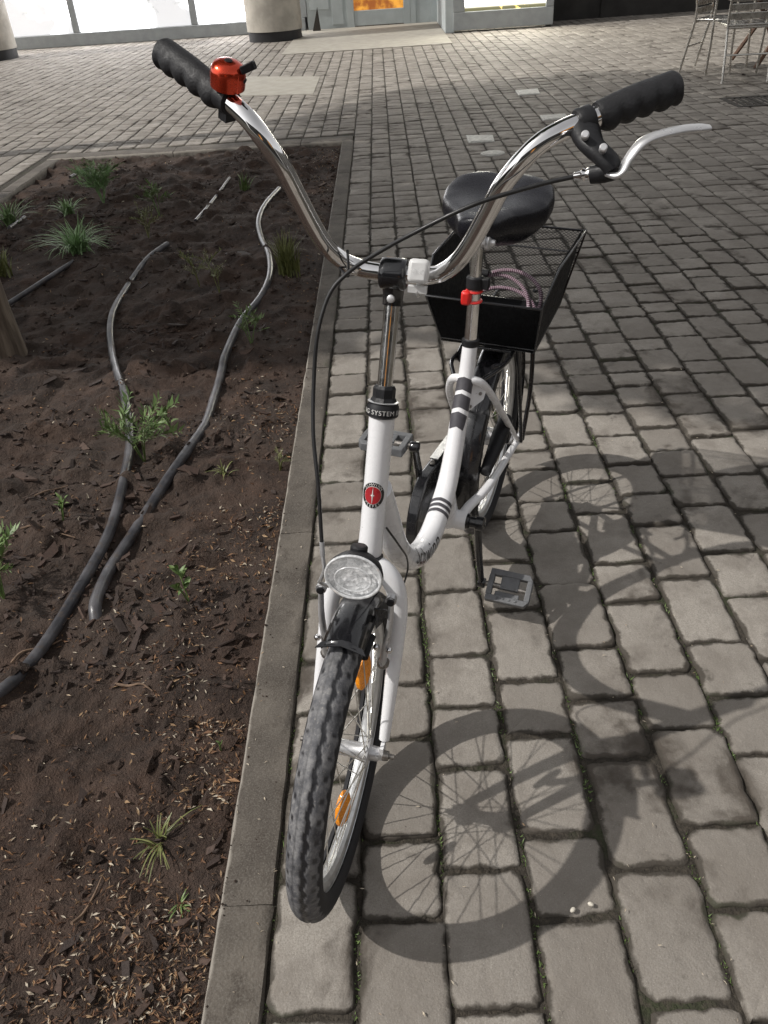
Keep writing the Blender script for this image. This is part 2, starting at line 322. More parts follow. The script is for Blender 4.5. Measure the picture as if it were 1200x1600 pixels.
def grid_obj(name, xs, ys, hf, mat):
    X, Y = np.meshgrid(xs, ys); Z = hf(X, Y); v = np.stack([X, Y, Z], -1).reshape(-1, 3); nx, ny = len(xs), len(ys)
    i = np.arange((ny - 1) * (nx - 1)); r = i // (nx - 1); c = i % (nx - 1); a = r * nx + c
    f = np.stack([a, a + 1, a + nx + 1, a + nx], 1)
    me = bpy.data.meshes.new(name); me.from_pydata(v.tolist(), [], f.tolist()); me.materials.append(mat)
    me.polygons.foreach_set('use_smooth', [True] * len(f)); o = bpy.data.objects.new(name, me); COL.objects.link(o); return o

# ------------------------------------------------------------------ ground, bed, kerb
b = MB(); b.wbox(-40, 40, -6, 60, -0.30, -0.14); tag(b.build('ground', M['joint'], smooth=False), kind='structure')
tag(grid_obj('soil_bed', np.concatenate([np.linspace(BX0, -1.5, 70)[:-1], np.linspace(-1.5, KX0, 150)]),
             np.concatenate([np.linspace(-2.4, 0.25, 60)[:-1], np.linspace(0.25, 2.4, 260)[:-1], np.linspace(2.4, BY1, 190)]), soil_h, M['soil']), kind='structure')
pav = empty('pavement', (0, 0, 0)); tag(pav, kind='structure')
b = MB()
for x0, x1, y0, y1 in ((KX1, 9, -2.4, 16.9), (-12, KX1 - .001, 6.96, 16.9), (-12, -2.66, -2.4, 6.959)):
    b.wbox(x0, x1, y0, y1, -0.10, -0.0070)
b.build('joint_bed', M['joint'], pav, smooth=False)
kb = empty('kerb', (0, 0, 0)); tag(kb, kind='structure')
def kerb_stone(x0, x1, y0, y1, z, side):
    # side: which edge is worn ('w' = towards the bed on the left)
    cx, cy, hx, hy = (x0 + x1) / 2, (y0 + y1) / 2, (x1 - x0) / 2, (y1 - y0) / 2
    nl = 22; v = []; f = []; e = []
    along_y = hy > hx
    L = hy if along_y else hx; Wd = hx if along_y else hy
    prof = [(-1, -0.16, 0), (-1, -0.016, 0.8), (-0.96, -0.006, 1.0), (-0.86, 0.0, 0.75), (-0.6, 0.0, 0.2), (0.6, 0.0, 0), (0.93, -0.001, 0.1), (1, -0.006, 0.3), (1, -0.16, 0)]
    for i in range(nl):
        u = -1 + 2 * i / (nl - 1)
        for k, (p_, dz, ee) in enumerate(prof):
            j = 0.0045 * (vnoise(V(u * L * 30 + cx * 9 + cy * 3), V(k * 1.7 + cy), 9)[0] - 0.5)
            end = 0.003 if i in (0, nl - 1) and dz > -0.1 else 0
            q = (p_ * Wd + (j if abs(p_) > .8 else 0)) * (1 if not side == 'e' else -1)
            v.append((q, u * L, z + dz + j * 0.6 - end) if along_y else (u * L, q, z + dz + j * .6 - end)); e.append(ee)
    n = len(prof)
    for i in range(nl - 1):
        for k in range(n - 1): a = i * n + k; f.append((a, a + 1, a + n + 1, a + n))
    f.append(tuple(range(n))); f.append(tuple((nl - 1) * n + k for k in range(n))[::-1])
    m = MB(); m.add(v, f); o = m.build('kerb_stone', M['kerb'], kb, sharp=50, loc=(0, 0, 0))
    o.location = (cx, cy, 0)
    at = o.data.attributes.new('edge', 'FLOAT', 'POINT'); at.data.foreach_set('value', e)
ys = [-2.3, -1.3, -0.305, 0.694, 1.70, 2.70, 3.70, 4.70, 5.70, 6.74]
for i in range(len(ys) - 1): kerb_stone(KX0, KX1 + 0.0015, ys[i] + 0.001, ys[i + 1] - 0.001, 0.003 + 0.001 * (i % 3), 'w')
xs_ = [-2.66, -1.66, -0.66, KX1 - .004]
for i in range(3): kerb_stone(xs_[i] + .003, xs_[i + 1] - .003, BY1, BY1 + 0.19, 0.004, 's')
for y0 in (-1.98, -1.01, -.04, .93, 1.9, 2.87, 3.84, 4.81, 5.78): kerb_stone(BX0 - 0.10, BX0, y0, y0 + 0.964, 0.004, 'e')

# ------------------------------------------------------------------ pavers
CW = 0.1375; X0 = -0.2435
def outline(w, l, n_side, rc, jit, rng):
    pts = []; hw, hl = w / 2, l / 2
    rcs = [rc * (0.35 + 1.15 * rng.random()) for _ in range(4)]
    cor = ((hw, hl, 0), (-hw, hl, 1), (-hw, -hl, 2), (hw, -hl, 3))
    for ci, (cx, cy, q) in enumerate(cor):
        r = rcs[ci]; ox = cx - math.copysign(r, cx); oy = cy - math.copysign(r, cy)
        for k in range(3):
            a = (q + k / 2) * math.pi / 2; pts.append((ox + r * math.cos(a), oy + r * math.sin(a)))
        nx = cor[(ci + 1) % 4]
        p1 = pts[-1]; r2 = rcs[(ci + 1) % 4]; a = (nx[2]) * math.pi / 2
        p2 = (nx[0] - math.copysign(r2, nx[0]) + r2 * math.cos(a), nx[1] - math.copysign(r2, nx[1]) + r2 * math.sin(a))
        for k in range(1, n_side + 1):
            u = k / (n_side + 1); pts.append((p1[0] + (p2[0] - p1[0]) * u, p1[1] + (p2[1] - p1[1]) * u))
    P = np.array(pts); d = rng.normal(0, jit, P.shape); return P + d
def paver_geo(w, l, n_side, rc, jit, rng, rings):
    P = outline(w, l, n_side, rc, jit, rng); n = len(P); v = []; e = []; f = []
    for inset, z, ed in rings:
        s_ = np.array([1 - 2 * inset / w, 1 - 2 * inset / l]); zz = z + rng.normal(0, 0.0006, n) * (z > -0.008)
        v += [(x * s_[0], y * s_[1], q) for (x, y), q in zip(P, zz)]; e += [ed] * n
    k = len(rings)
    for i in range(k - 1):
        for q in range(n): w_ = (q + 1) % n; f.append((i * n + q, i * n + w_, (i + 1) * n + w_, (i + 1) * n + q))
    v.append((0, 0, 0.0005)); e.append(0.0); c = len(v) - 1
    for q in range(n): f.append(((k - 1) * n + q, (k - 1) * n + (q + 1) % n, c))
    return v, f, e
RINGS = ((0.0, -0.022, 1.0), (0.0004, -0.0060, 1.0), (0.0026, -0.0012, 0.9), (0.012, 0.0, 0.30))
RINGS_FAR = ((0.0, -0.016, 1.0), (0.003, -0.002, 0.8), (0.014, 0.0, 0.25))
templates = {}
def paver_template(cls, k):
    key = (cls, k)
    if key not in templates:
        rng = np.random.default_rng(100 + cls * 50 + k); l = (0.100, 0.140, 0.205)[cls]
        v, f, e = paver_geo(0.124, l, 6, 0.0125, 0.0016, rng, RINGS)
        m = bpy.data.meshes.new('paver'); m.from_pydata(v, [], f); m.materials.append(M['paver'])
        m.polygons.foreach_set('use_smooth', [True] * len(f)); m.attributes.new('edge', 'FLOAT', 'POINT').data.foreach_set('value', e)
        templates[key] = (m, l)
    return templates[key]
# cross joints measured along the nearest columns (distance from the camera foot, metres)
def gy(px, u):   # pixel row -> ground distance for a point near column u
    d = np.array([(u - 600) / 1256.59, (px - 800) / 1256.59, 1.0]) @ np.array(_R); return -1.2643 / d[2] * d[1]
MEAS = {0: (498, 517, 551, 584, 616, 646, 697, 753, 797, 849, 930, 1033, 1113, 1222, 1373, 1590), 1: (515, 537, 560, 597, 640, 691, 740, 773, 820, 900, 960, 1070, 1153, 1312, 1437, 1650),
        2: (509, 543, 580, 607, 639, 691, 740, 790, 838, 923, 1023, 1105, 1197, 1360, 1577), 3: (690, 735, 775, 810, 877, 952, 1062, 1147, 1303, 1433, 1620),
        4: (733, 782, 830, 913, 1012, 1092, 1183, 1357, 1567), 5: (645, 696, 753, 800, 880, 940, 1052, 1138, 1290, 1418, 1600),
        6: (680, 725, 772, 820, 902, 1003, 1087, 1177, 1330, 1500), 7: (743, 790, 863, 930, 1030, 1150)}
cells = []
def in_view(x, y): return abs(x + 0.02 * y) < max(1.9, 0.75 + 0.50 * y)
for k in range(-62, 66):
    x0 = X0 + k * CW; xc = x0 + CW / 2
    rng = np.random.default_rng(500 + k)
    if k >= 0: joints = []; ystart = -2.2
    elif x0 + CW > -2.66: joints = []; ystart = 6.965
    else: joints = []; ystart = 2.0
    if k in MEAS:
        joints = []
        for p in MEAS[k]:
            u = 600.0
            for _ in range(4):
                y = gy(p, u); q = np.array(_R) @ np.array([xc, y, -1.2643]); u = 600 + 1256.59 * q[0] / q[2]
            joints.append(y)
        joints = sorted(joints)
    y = joints[-1] if joints else ystart + rng.random() * 0.08
    if not joints: joints = [y] if k < 0 or True else []
    while y < 16.75:
        y += rng.choice([0.102, 0.138, 0.139, 0.172, 0.208], p=[.22, .28, .12, .16, .22]); joints.append(y)
    while k in MEAS and joints[0] > -2.1: joints = [joints[0] - float(rng.choice([0.102, 0.138, 0.172, 0.208]))] + joints
    for a, c in zip(joints[:-1], joints[1:]):
        if in_view(xc, (a + c) / 2) and not (xc < KX1 and xc > -2.66 and a < 6.96): cells.append((k, xc, a, c))
cells.sort(key=lambda q: math.hypot(q[1], q[2]) - 0.35 * q[2] if q[1] > -0.3 else 99)
def vis(q):
    d = np.array(_R) @ np.array([q[1], (q[2] + q[3]) / 2, -1.2643]); u = 600 + 1256.59 * d[0] / d[2]; w = 800 + 1256.59 * d[1] / d[2]
    return -70 < u < 1270 and w < 1720
vv = [vis(q) for q in cells]
near = [q for q, w in zip(cells, vv) if w][:300]; ns = set((q[0], q[2]) for q in near)
far = [q for q in cells if (q[0], q[2]) not in ns]
for i, (k, xc, a, c) in enumerate(near):
    l = c - a; cls = 0 if l < 0.12 else 1 if l < 0.172 else 2; m, ln = paver_template(cls, (i * 7 + k) % 9)
    o = bpy.data.objects.new('paver', m); COL.objects.link(o); o.parent = pav
    rng = np.random.default_rng(i); gap = 0.0050 + 0.0055 * rng.random()
    o.location = (xc + rng.normal(0, 0.0014), (a + c) / 2, rng.normal(0, 0.0018))
    o.scale = ((CW - gap + 0.003) / 0.124 * rng.uniform(0.985, 1.01), (l - gap) / ln, 1)
    o.rotation_euler = (rng.normal(0, 0.010), rng.normal(0, 0.010), rng.normal(0, 0.010) + (math.pi if rng.random() < .5 else 0))
fv, ff, fe, fr_ = [], [], [], []; n0 = 0
ftemp = [[paver_geo(0.127, 1.0, 0, 0.012, 0.0, np.random.default_rng(900 + j), RINGS_FAR)[1]] for j in range(1)]
for i, (k, xc, a, c) in enumerate(far):
    rng = np.random.default_rng(4000 + i); l = c - a - 0.0045
    v, f, e = paver_geo(CW - 0.0045, l, 0, 0.009, 0.0012, rng, RINGS_FAR)
    v = np.array(v); th = rng.normal(0, 0.012); v[:, 2] += rng.normal(0, 0.0012) + v[:, 0] * rng.normal(0, 0.01) + v[:, 1] * rng.normal(0, .01)
    fv.append(v + V(xc, (a + c) / 2, 0)); ff += [tuple(x + n0 for x in q) for q in f]; fe += e; fr_ += [rng.random()] * len(v); n0 += len(v)
me = bpy.data.meshes.new('distant_pavers'); me.from_pydata(np.concatenate(fv).tolist(), [], ff); me.materials.append(M['paver_far'])
me.polygons.foreach_set('use_smooth', [True] * len(ff))
me.attributes.new('edge', 'FLOAT', 'POINT').data.foreach_set('value', fe); me.attributes.new('rnd', 'FLOAT', 'POINT').data.foreach_set('value', fr_)
o = bpy.data.objects.new('distant_pavers', me); COL.objects.link(o); o.parent = pav; tag(o, kind='stuff')

# ------------------------------------------------------------------ building at the back
bd = empty('shop_building', (0, 16.6, 0)); tag(bd, 'pale grey shop front with brightly lit windows across the plaza', 'building')
YF = 16.6
b = MB(); b.wbox(-8, -1.3, YF, YF + .25, 0, 0.20); b.wbox(-8, -1.3, YF + .02, YF + .25, 2.6, 3.6); b.build('sill_wall', M['frame_grey'], bd, bevel=.01)
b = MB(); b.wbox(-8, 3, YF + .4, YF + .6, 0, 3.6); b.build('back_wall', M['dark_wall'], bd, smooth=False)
for x0, x1 in ((-8, -5.43), (-5.30, -3.32), (-3.19, -1.34)):
    b = MB(); b.wbox(x0, x1, YF + .08, YF + .12, 0.203, 2.597); b.build('lit_window', M['glow'], bd, smooth=False, loc=(x0, YF, 0))
for x in (-5.365, -3.255, -1.32):
    b = MB(); b.wbox(x - .06, x + .06, YF + .01, YF + .2, 0.203, 2.598); b.build('mullion', M['frame_grey'], bd, bevel=.008)
b = MB(); b.wbox(-1.26, -0.56, YF + .03, YF + .2, 0.0, 3.6); b.wbox(-1.20, -0.86, YF + .015, YF + .05, .30, 2.2); b.wbox(-0.82, -0.62, YF + .015, YF + .05, .06, 2.2)
b.build('grey_panel', M['door_grey'], bd, bevel=.006)
b = MB(); b.wbox(-.56, -.43, YF - .02, YF + .15, 0, 2.5); b.wbox(.44, .56, YF - .02, YF + .15, 0, 2.5); b.wbox(-.43, .44, YF - .01, YF + .1, 0.02, 0.25); b.wbox(-.56, .56, YF - .02, YF + .15, 2.5, 3.6)
dr = b.build('door', M['door_grey'], bd, bevel=.006)
b = MB(); b.wbox(-.43, .44, YF + .03, YF + .06, 0.252, 2.49); b.build('glass', M['warm'], dr, smooth=False, loc=(-.43, YF, 0))
b = MB(); b.wbox(.56, .66, YF - .02, YF + .15, 0, 3.6); b.wbox(.66, .92, YF - .01, YF + .1, 0, .36); b.wbox(.92, 1.02, YF - .02, YF + .15, 0, 3.6)
sp_ = b.build('side_panel', M['door_grey'], bd, bevel=.006)
b = MB(); b.wbox(.66, .92, YF + .03, YF + .05, .362, 2.6); b.build('side_glass', M['dark_glass'], sp_, smooth=False)
YB = 14.46
b = MB(); b.wbox(1.02, 1.16, YB + .012, YF + .3, 0, 3.6); b.build('bay_side', M['door_grey'], bd, bevel=.01)
b = MB(); b.wbox(1.14, 2.68, YB, YB + .2, .03, .27); b.wbox(1.14, 1.32, YB, YB + .2, .272, 3.6); b.wbox(2.56, 2.68, YB, YB + .2, .272, 3.6); b.wbox(2.60, 2.70, YB + .2, YF, .0, 3.6)
by = b.build('display_bay', M['frame_grey'], bd, bevel=.008)
b = MB(); b.wbox(1.32, 2.56, YB + .05, YB + .09, .272, 2.6); b.build('display_window', M['display'], by, smooth=False, loc=(1.32, YB, 0))
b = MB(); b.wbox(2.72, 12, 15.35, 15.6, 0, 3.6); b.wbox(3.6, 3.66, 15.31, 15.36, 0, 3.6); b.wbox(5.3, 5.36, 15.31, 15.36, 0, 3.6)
tag(b.build('boundary_wall', M['dark_wall'], smooth=False, loc=(2.72, 15.4, 0)), 'dark wall on the right behind the cafe chairs', 'wall')
b = MB(); b.wbox(-1.4, 1.016, 13.0, YF - .02, -.05, 0.010); tag(b.build('door_step', M['slab'], smooth=False, bevel=.004), kind='structure')
def pillar(x, y, label):
    o = empty('round_pillar', (x, y, 0)); tag(o, label, 'pillar', 'round concrete pillars before the shop')
    MB().lathe((x, y, 0), (0, 0, 1), [(0.435, 0.0), (0.435, 0.14)], 40).build('base_band', M['base_black'], o)
    MB().lathe((x, y, 0), (0, 0, 1), [(0.45, 0.142), (0.45, 3.6)], 40).build('shaft', M['pillar'], o)
pillar(-1.71, 15.35, 'round concrete pillar with black base band before the lit windows')
pillar(-6.42, 15.2, 'pillar cut off by the left edge of the photo beside the windows')
b = MB(); b.prism([(-1.16, 16.3, 0.012), (-1.02, 16.3, 0.012), (-1.05, 16.3, .36)], V(0, .05, 0))
tag(b.build('door_wedge', M['iron'], loc=(-1.09, 16.3, .012)), 'small dark wedge leaning by the grey panel', 'wedge')
def added_facade(name, x0, x1, y0, y1, h, label, wins):  # out-of-view buildings, added as dark surroundings for the chrome
    o = empty(name, ((x0 + x1) / 2, (y0 + y1) / 2, 0)); tag(o, label, 'building')
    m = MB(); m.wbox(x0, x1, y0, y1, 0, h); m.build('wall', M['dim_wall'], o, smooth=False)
    for wx0, wx1, wy0, wy1, z0, z1, mt in wins: m = MB(); m.wbox(wx0, wx1, wy0, wy1, z0, z1); m.build('added_window', M[mt], o, smooth=False)
added_facade('added_side_building', 9.5, 10.2, -8, 15.2, 4.2, 'unseen dark building added on the right for chrome reflections', [(9.46, 9.51, y, y + 1.3, z, z + 1.5, 'dark_glass') for y in (-5, -1, 3, 7, 11) for z in (.9, 2.6)])  # added out of view to darken the horizon mirrored in the chrome
added_facade('added_rear_building', -12, 9.4, -9.2, -8.5, 5.0, 'unseen dark building with lit windows, added behind the camera for reflections', [(x, x + 1.4, -8.51, -8.46, z, z + 1.6, 'warm' if (x, z) in ((-2, .8), (6, 2.9)) else 'dark_glass') for x in (-10, -6, -2, 2, 6) for z in (.8, 2.9)])  # added backdrop with invented glowing windows, there to be reflected
added_facade('added_left_building', -14.2, -13.5, -8.4, 16, 3.2, 'unseen low dark building added far left for chrome reflections', [(-13.52, -13.46, y, y + 1.4, 1, 2.6, 'dark_glass') for y in (-4, 0, 4, 8, 12)])  # unseen, added to close off the bright horizon on this side
# flush things in the plaza
b = MB(); b.prism([(-2.03, 9.56, -.02), (-1.96, 11.05, -.02), (-.71, 10.5, -.02), (-.71, 9.2, -.02)][::-1], V(0, 0, .026))
tag(b.build('concrete_slab', M['slab'], bevel=.004), 'pale concrete slab set flush in the plaza paving', 'slab')
def cover(pts, label, name='utility_cover'):
    b = MB(); P = np.array([(x, y, -.02) for x, y in pts]); b.prism(P, V(0, 0, .026)); b2 = b.build(name, M['cover'], bevel=.003, loc=P.mean(0)); tag(b2, label, 'cover')
    m = MB(); c = P.mean(0); m.prism((P - c) * .82 + c + V(0, 0, .0265), V(0, 0, .0025)); m.build('lid', M['cover'], b2)
cover([(.611, 6.385), (.802, 6.371), (.815, 6.602), (.618, 6.665)], 'square pale metal utility cover just above the saddle')
cover([(1.256, 8.306), (1.462, 8.334), (1.488, 8.635), (1.269, 8.608)], 'farther small square utility cover toward the display bay')
cover([(1.27, 7.05), (1.48, 7.05), (1.49, 7.27), (1.28, 7.27)], 'square cover half hidden behind the brake clamp')
t_ = np.linspace(0, 2 * np.pi, 20, endpoint=False)
cover([(.743 + .085 * math.cos(a), 6.0 + .085 * math.sin(a)) for a in t_], 'round metal cover behind the bent handlebar tube')
gr = empty('drain_grate', (3.08, 7.3, 0)); tag(gr, 'iron drain grate in the paving under the cafe chairs', 'grate')
b = MB(); b.wbox(2.83, 3.33, 7.08, 7.12, -.02, .006); b.wbox(2.83, 3.33, 7.48, 7.52, -.02, .006); b.wbox(2.83, 2.87, 7.12, 7.48, -.02, .006); b.wbox(3.29, 3.33, 7.12, 7.48, -.02, .006); b.build('rim', M['iron'], gr)
for i in range(8):
    b = MB(); x = 2.90 + i * .05; b.wbox(x, x + .028, 7.12, 7.48, -.015, .005); b.build('bar', M['iron'], gr)
# ------------------------------------------------------------------ cafe furniture
def chair(x, y, ang, label):
    root = empty('cafe_chair', (x, y, 0)); root.rotation_euler = (0, 0, ang); tag(root, label, 'chair', 'aluminium cafe chairs')
    def bb(mb, n): 
        o = mb.build(n, M['cafe_alu'], None); o.parent = root; return o
    for s_ in (-1, 1):
        m = MB(); m.tube(crom([(s_ * .20, -.28, 0), (s_ * .20, -.235, .22), (s_ * .205, -.19, .44), (s_ * .21, -.20, .62), (s_ * .205, -.27, .84)], 5), .0115, 8); bb(m, 'back_leg')
        m = MB(); m.tube(crom([(s_ * .235, .23, 0), (s_ * .235, .21, .3), (s_ * .24, .20, .60), (s_ * .24, .17, .655), (s_ * .235, .0, .665), (s_ * .22, -.18, .65)], 5), .0115, 8); bb(m, 'front_leg')
    m = MB(); m.box((0, .0, .445), np.eye(3), (.205, .20, .011)); m.tube([(-.2, -.19, .43), (.2, -.19, .43)], .011, 8); o = m.build('seat', M['cafe_alu'], None, bevel=.006); o.parent = root
    for i in range(5):
        z = .52 + i * .068; yb = -.19 - max(0, z - .6) * .33
        m = MB(); m.box((0, yb, z), np.eye(3), (.20, .006, .026)); o = m.build('back_slat', M['cafe_alu'], None, bevel=.004); o.parent = root
    m = MB(); m.tube([(-.2, -.235, .22), (.2, -.235, .22)], .008, 8); bb(m, 'stretcher')
chair(3.33, 9.10, math.radians(-129), 'aluminium cafe chair turned sideways, seen left of the other chair')
chair(3.34, 8.52, math.radians(-6), 'aluminium cafe chair at the right edge with its back toward the bicycle')
tb = empty('cafe_table', (3.95, 9.35, 0)); tag(tb, 'small cafe table with dark wooden crossed legs by the chairs', 'table')
b = MB(); b.box((3.95, 9.35, .74), np.eye(3), (.36, .36, .015)); b.build('table_top', M['wood'], tb, bevel=.005)
for p, q in (((3.70, 9.02, 0), (4.15, 9.1, .72)), ((4.2, 9.02, 0), (3.75, 9.1, .72)), ((3.70, 9.68, 0), (4.15, 9.6, .72)), ((4.2, 9.68, 0), (3.75, 9.6, .72))):
    MB().tube([p, q], .022, 6).build('leg', M['wood'], tb)

# ------------------------------------------------------------------ trees at the left of the bed
def leaf_cloud(c, R, n, size, rng):
    v = []; 
    d = rng.normal(size=(n, 3)); d /= np.linalg.norm(d, axis=1)[:, None]; rad = rng.random(n) ** 0.45
    P = np.array(c) + d * rad[:, None] * np.array(R)
    P += 0.25 * np.stack([vnoise(P[:, 0] * 2, P[:, 1] * 2, 3), vnoise(P[:, 1] * 2, P[:, 2] * 2, 4), vnoise(P[:, 2] * 2, P[:, 0] * 2, 5)], 1) - .12
    keep = vnoise(P[:, 0] * 1.7 + 9, P[:, 1] * 1.7 + P[:, 2] * 1.3, 8) > 0.16; P = P[keep]; n = len(P)
    a = rng.normal(size=(n, 3)); a /= np.linalg.norm(a, axis=1)[:, None]; w = rng.normal(size=(n, 3)); w = np.cross(a, w); w /= np.linalg.norm(w, axis=1)[:, None]
    s_ = size * (0.7 + 0.6 * rng.random(n))[:, None]
    V4 = np.stack([P - a * s_, P + w * s_ * .45, P + a * s_, P - w * s_ * .45], 1).reshape(-1, 3)
    return V4, [(4 * i, 4 * i + 1, 4 * i + 2, 4 * i + 3) for i in range(n)]
def tree(x, y, r, c, R, n, label, seed):
    o = empty('street_tree', (x, y, 0)); tag(o, label, 'tree', 'street trees beside the bed'); rng = np.random.default_rng(seed)
    zs = np.linspace(-.03, c[2] - 1.5, 14); k = 16
    P = np.array([(x + .02 * math.sin(z * 2), y + .015 * math.cos(z * 3), z) for z in zs])
    rr = [r * (1 + .28 * math.exp(-max(z, 0) * 9)) * (1 - .06 * z) for z in zs]
    m = MB(); m.tube(P, rr, k, rough=1 + rng.normal(0, .035, (len(zs), k))); tr = m.build('trunk', M['trunk'], o, sharp=80)
    for i in range(6):
        a = i * 1.05 + rng.random(); e = np.array(c) + np.array([math.cos(a) * R[0], math.sin(a) * R[1], rng.uniform(-.3, .6) * R[2]]) * .75
        m = MB(); m.tube(crom([P[-1 - (i % 3)], (P[-1] + e) / 2 + V(0, 0, .25), e], 5), np.linspace(r * .55, .015, 11), 8); m.build('limb', M['trunk'], o)
    v, f = leaf_cloud(c, R, n, .085, rng); m = MB(); m.add(v, f); m.build('crown', M['crown'], o, smooth=False)
tree(-1.60, 3.04, .076, (-1.30, 3.25, 4.1), (2.25, 2.05, 1.2), 21000, 'tree whose pale trunk stands at the left edge of the photo in the soil bed', 11)
tree(-4.7, 4.2, .10, (-4.45, 4.15, 4.2), (2.0, 1.95, 1.2), 15000, 'unseen second tree added farther left to shade the soil bed', 12)  # unseen shade caster, added to darken the far part of the bed
tree(-4.6, 6.9, .13, (-4.1, 6.1, 6.6), (2.8, 2.6, 1.6), 15000, 'unseen tall tree added left of the plaza, its high crown shading the paving', 13)  # unseen, added so its high crown keeps sun off the plaza
# ------------------------------------------------------------------ the bed: mulch, litter, pipes, plants
def scatter_mesh(name, mat, parts, rnd, kind='stuff', parent=None, label=None, cat=None):
    v = np.concatenate([p[0] for p in parts]); f = []; n = 0
    for p in parts: f += [tuple(i + n for i in q) for q in p[1]]; n += len(p[0])
    me = bpy.data.meshes.new(name); me.from_pydata(v.tolist(), [], f); me.materials.append(mat)
    me.attributes.new('rnd', 'FLOAT', 'POINT').data.foreach_set('value', np.concatenate([np.full(len(p[0]), r) for p, r in zip(parts, rnd)]))
    o = bpy.data.objects.new(name, me); COL.objects.link(o); tag(o, label, cat, kind=kind); o.parent = parent; return o
def rotm(rng, tilt):
    z = rng.uniform(0, 2 * np.pi); e = Matrix.Rotation(z, 3, 'Z') @ Matrix.Rotation(rng.normal(0, tilt), 3, 'X') @ Matrix.Rotation(rng.normal(0, tilt), 3, 'Y'); return np.array(e)
rng = np.random.default_rng(21)
CH = [(0, 1, 2, 3), (7, 6, 5, 4), (0, 4, 5, 1), (1, 5, 6, 2), (2, 6, 7, 3), (3, 7, 4, 0)]
parts, rn = [], []
def pick(n, wfun):
    out = []
    while len(out) < n:
        y = 0.3 + 6.3 * rng.random() ** 1.9; x = KX0 - 0.01 - (min(2.1, 0.55 + .55 * y)) * rng.random()
        if rng.random() < wfun(x, y): out.append((x, y))
    return out
for x, y in pick(3400, lambda x, y: (0.22 + 0.78 * (vnoise(V(x * 2.2), V(y * 2.2), 31)[0] > 0.5)) * (1.0 if y > 1.25 else 0.45)):
    L = rng.lognormal(-4.75, .6) * (1.15 if 1.3 < y < 2.9 and x < -.6 else 1); w = L * rng.uniform(.22, .6); h = rng.uniform(.001, .0035)
    q = np.array([(-L, -w * rng.uniform(.1, .7), -h), (L * rng.uniform(.3, 1), -w * rng.uniform(.4, 1), -h), (L * rng.uniform(.7, 1.1), w * rng.uniform(.1, 1), -h), (-L * rng.uniform(.2, .8), w * rng.uniform(.5, 1), -h)])
    vv_ = np.concatenate([q, q + V(0, 0, 2 * h)]) @ rotm(rng, .3).T
    parts.append((vv_ + V(x, y, float(soil_h(x, y)) + .004), CH)); rn.append(rng.random())
scatter_mesh('bark_chips', M['bark'], parts, rn)
parts, rn = [], []
def petal(x, y, z, L, tilt):
    w = L * rng.uniform(.16, .34); c = rng.uniform(.2, .6) * L
    q = np.array([(-L, 0, 0), (0, -w, c * .4), (L, 0, 0), (0, w, c * .55)]) @ rotm(rng, tilt).T
    return (q + V(x, y, z), [(0, 1, 2), (0, 2, 3)])
def wl1(x, y):
    k = math.exp(-((KX0 - x) / .17) ** 1.3); pt = vnoise(V(x * 5), V(y * 5), 33)[0]
    return min(1, (k * (0.15 + 1.0 * (pt > .38)) + 0.05 + .10 * (pt > .62)) * (1.0 if y < 2.5 else .45))
for x, y in pick(10500, wl1):
    parts.append(petal(x, y, float(soil_h(x, y)) + .004, rng.lognormal(-5.35, .32) * (1 + .10 * y), .5)); rn.append(rng.random() ** 1.35 * .97)
scatter_mesh('dry_petal_litter', M['litter'], parts, rn)
parts, rn = [], []
for x, y in pick(2600, lambda x, y: 0.15 + 0.85 * (vnoise(V(x * 3.1), V(y * 3.1), 37)[0] > .5)):      # crumbs of earth
    L = rng.lognormal(-5.0, .55); d_ = rng.normal(size=(6, 3)); d_ /= np.linalg.norm(d_, axis=1)[:, None]
    q = np.array([(1, 0, 0), (-1, 0, 0), (0, 1, 0), (0, -1, 0), (0, 0, .8), (0, 0, -.8)]) + d_ * .35
    parts.append((q * L + V(x, y, float(soil_h(x, y)) + L * .2), [(0, 2, 4), (2, 1, 4), (1, 3, 4), (3, 0, 4), (2, 0, 5), (1, 2, 5), (3, 1, 5), (0, 3, 5)])); rn.append(rng.random())
for i in range(170):                                      # earth spilt on the kerb
    y = .4 + 5 * rng.random() ** 1.6; x = KX0 + abs(rng.normal(0, .022)); L = rng.lognormal(-6.5, .4)
    if x < KX1 - .005: parts.append((np.array([(1, 0, 0), (-1, .2, 0), (0, 1, 0), (.2, -1, 0), (0, 0, .8), (0, 0, -.8)]) * L + V(x, y, .003 + L * .4), [(0, 2, 4), (2, 1, 4), (1, 3, 4), (3, 0, 4), (2, 0, 5), (1, 2, 5), (3, 1, 5), (0, 3, 5)])); rn.append(.5)
scatter_mesh('soil_crumbs', M['soil'], parts, rn)
parts, rn = [], []
for i in range(520):                                     # stray petals on the paving
    y = 0.45 + 3.2 * rng.random() ** 1.3; x = -.24 + (1.15 + .35 * y) * rng.random(); 
    if i % 6 == 0: x = rng.uniform(KX0, KX1)
    elif rng.random() < .5: x = X0 + CW * round((x - X0) / CW) + rng.normal(0, .006)
    parts.append(petal(x, y, .006, rng.uniform(.002, .0048), .4)); rn.append(rng.uniform(.72, 1))
scatter_mesh('stray_petals', M['litter'], parts, rn)
parts = []
for i in range(240):                                     # moss in the joints
    k = rng.integers(0, 7); y = .5 + 1.9 * rng.random(); x = X0 + CW * k + rng.normal(0, .0025)
    for j in range(14):
        L = rng.uniform(.002, .0045); q = np.array([(-L * .4, 0, 0), (L * .4, 0, 0), (rng.normal(0, L), rng.normal(0, L), L * 1.6)]) @ rotm(rng, .3).T
        parts.append((q + V(x + rng.normal(0, .003), y + rng.normal(0, .016), -.0070), [(0, 1, 2)]))
scatter_mesh('joint_moss', M['leaf'], parts, [0.5] * len(parts))
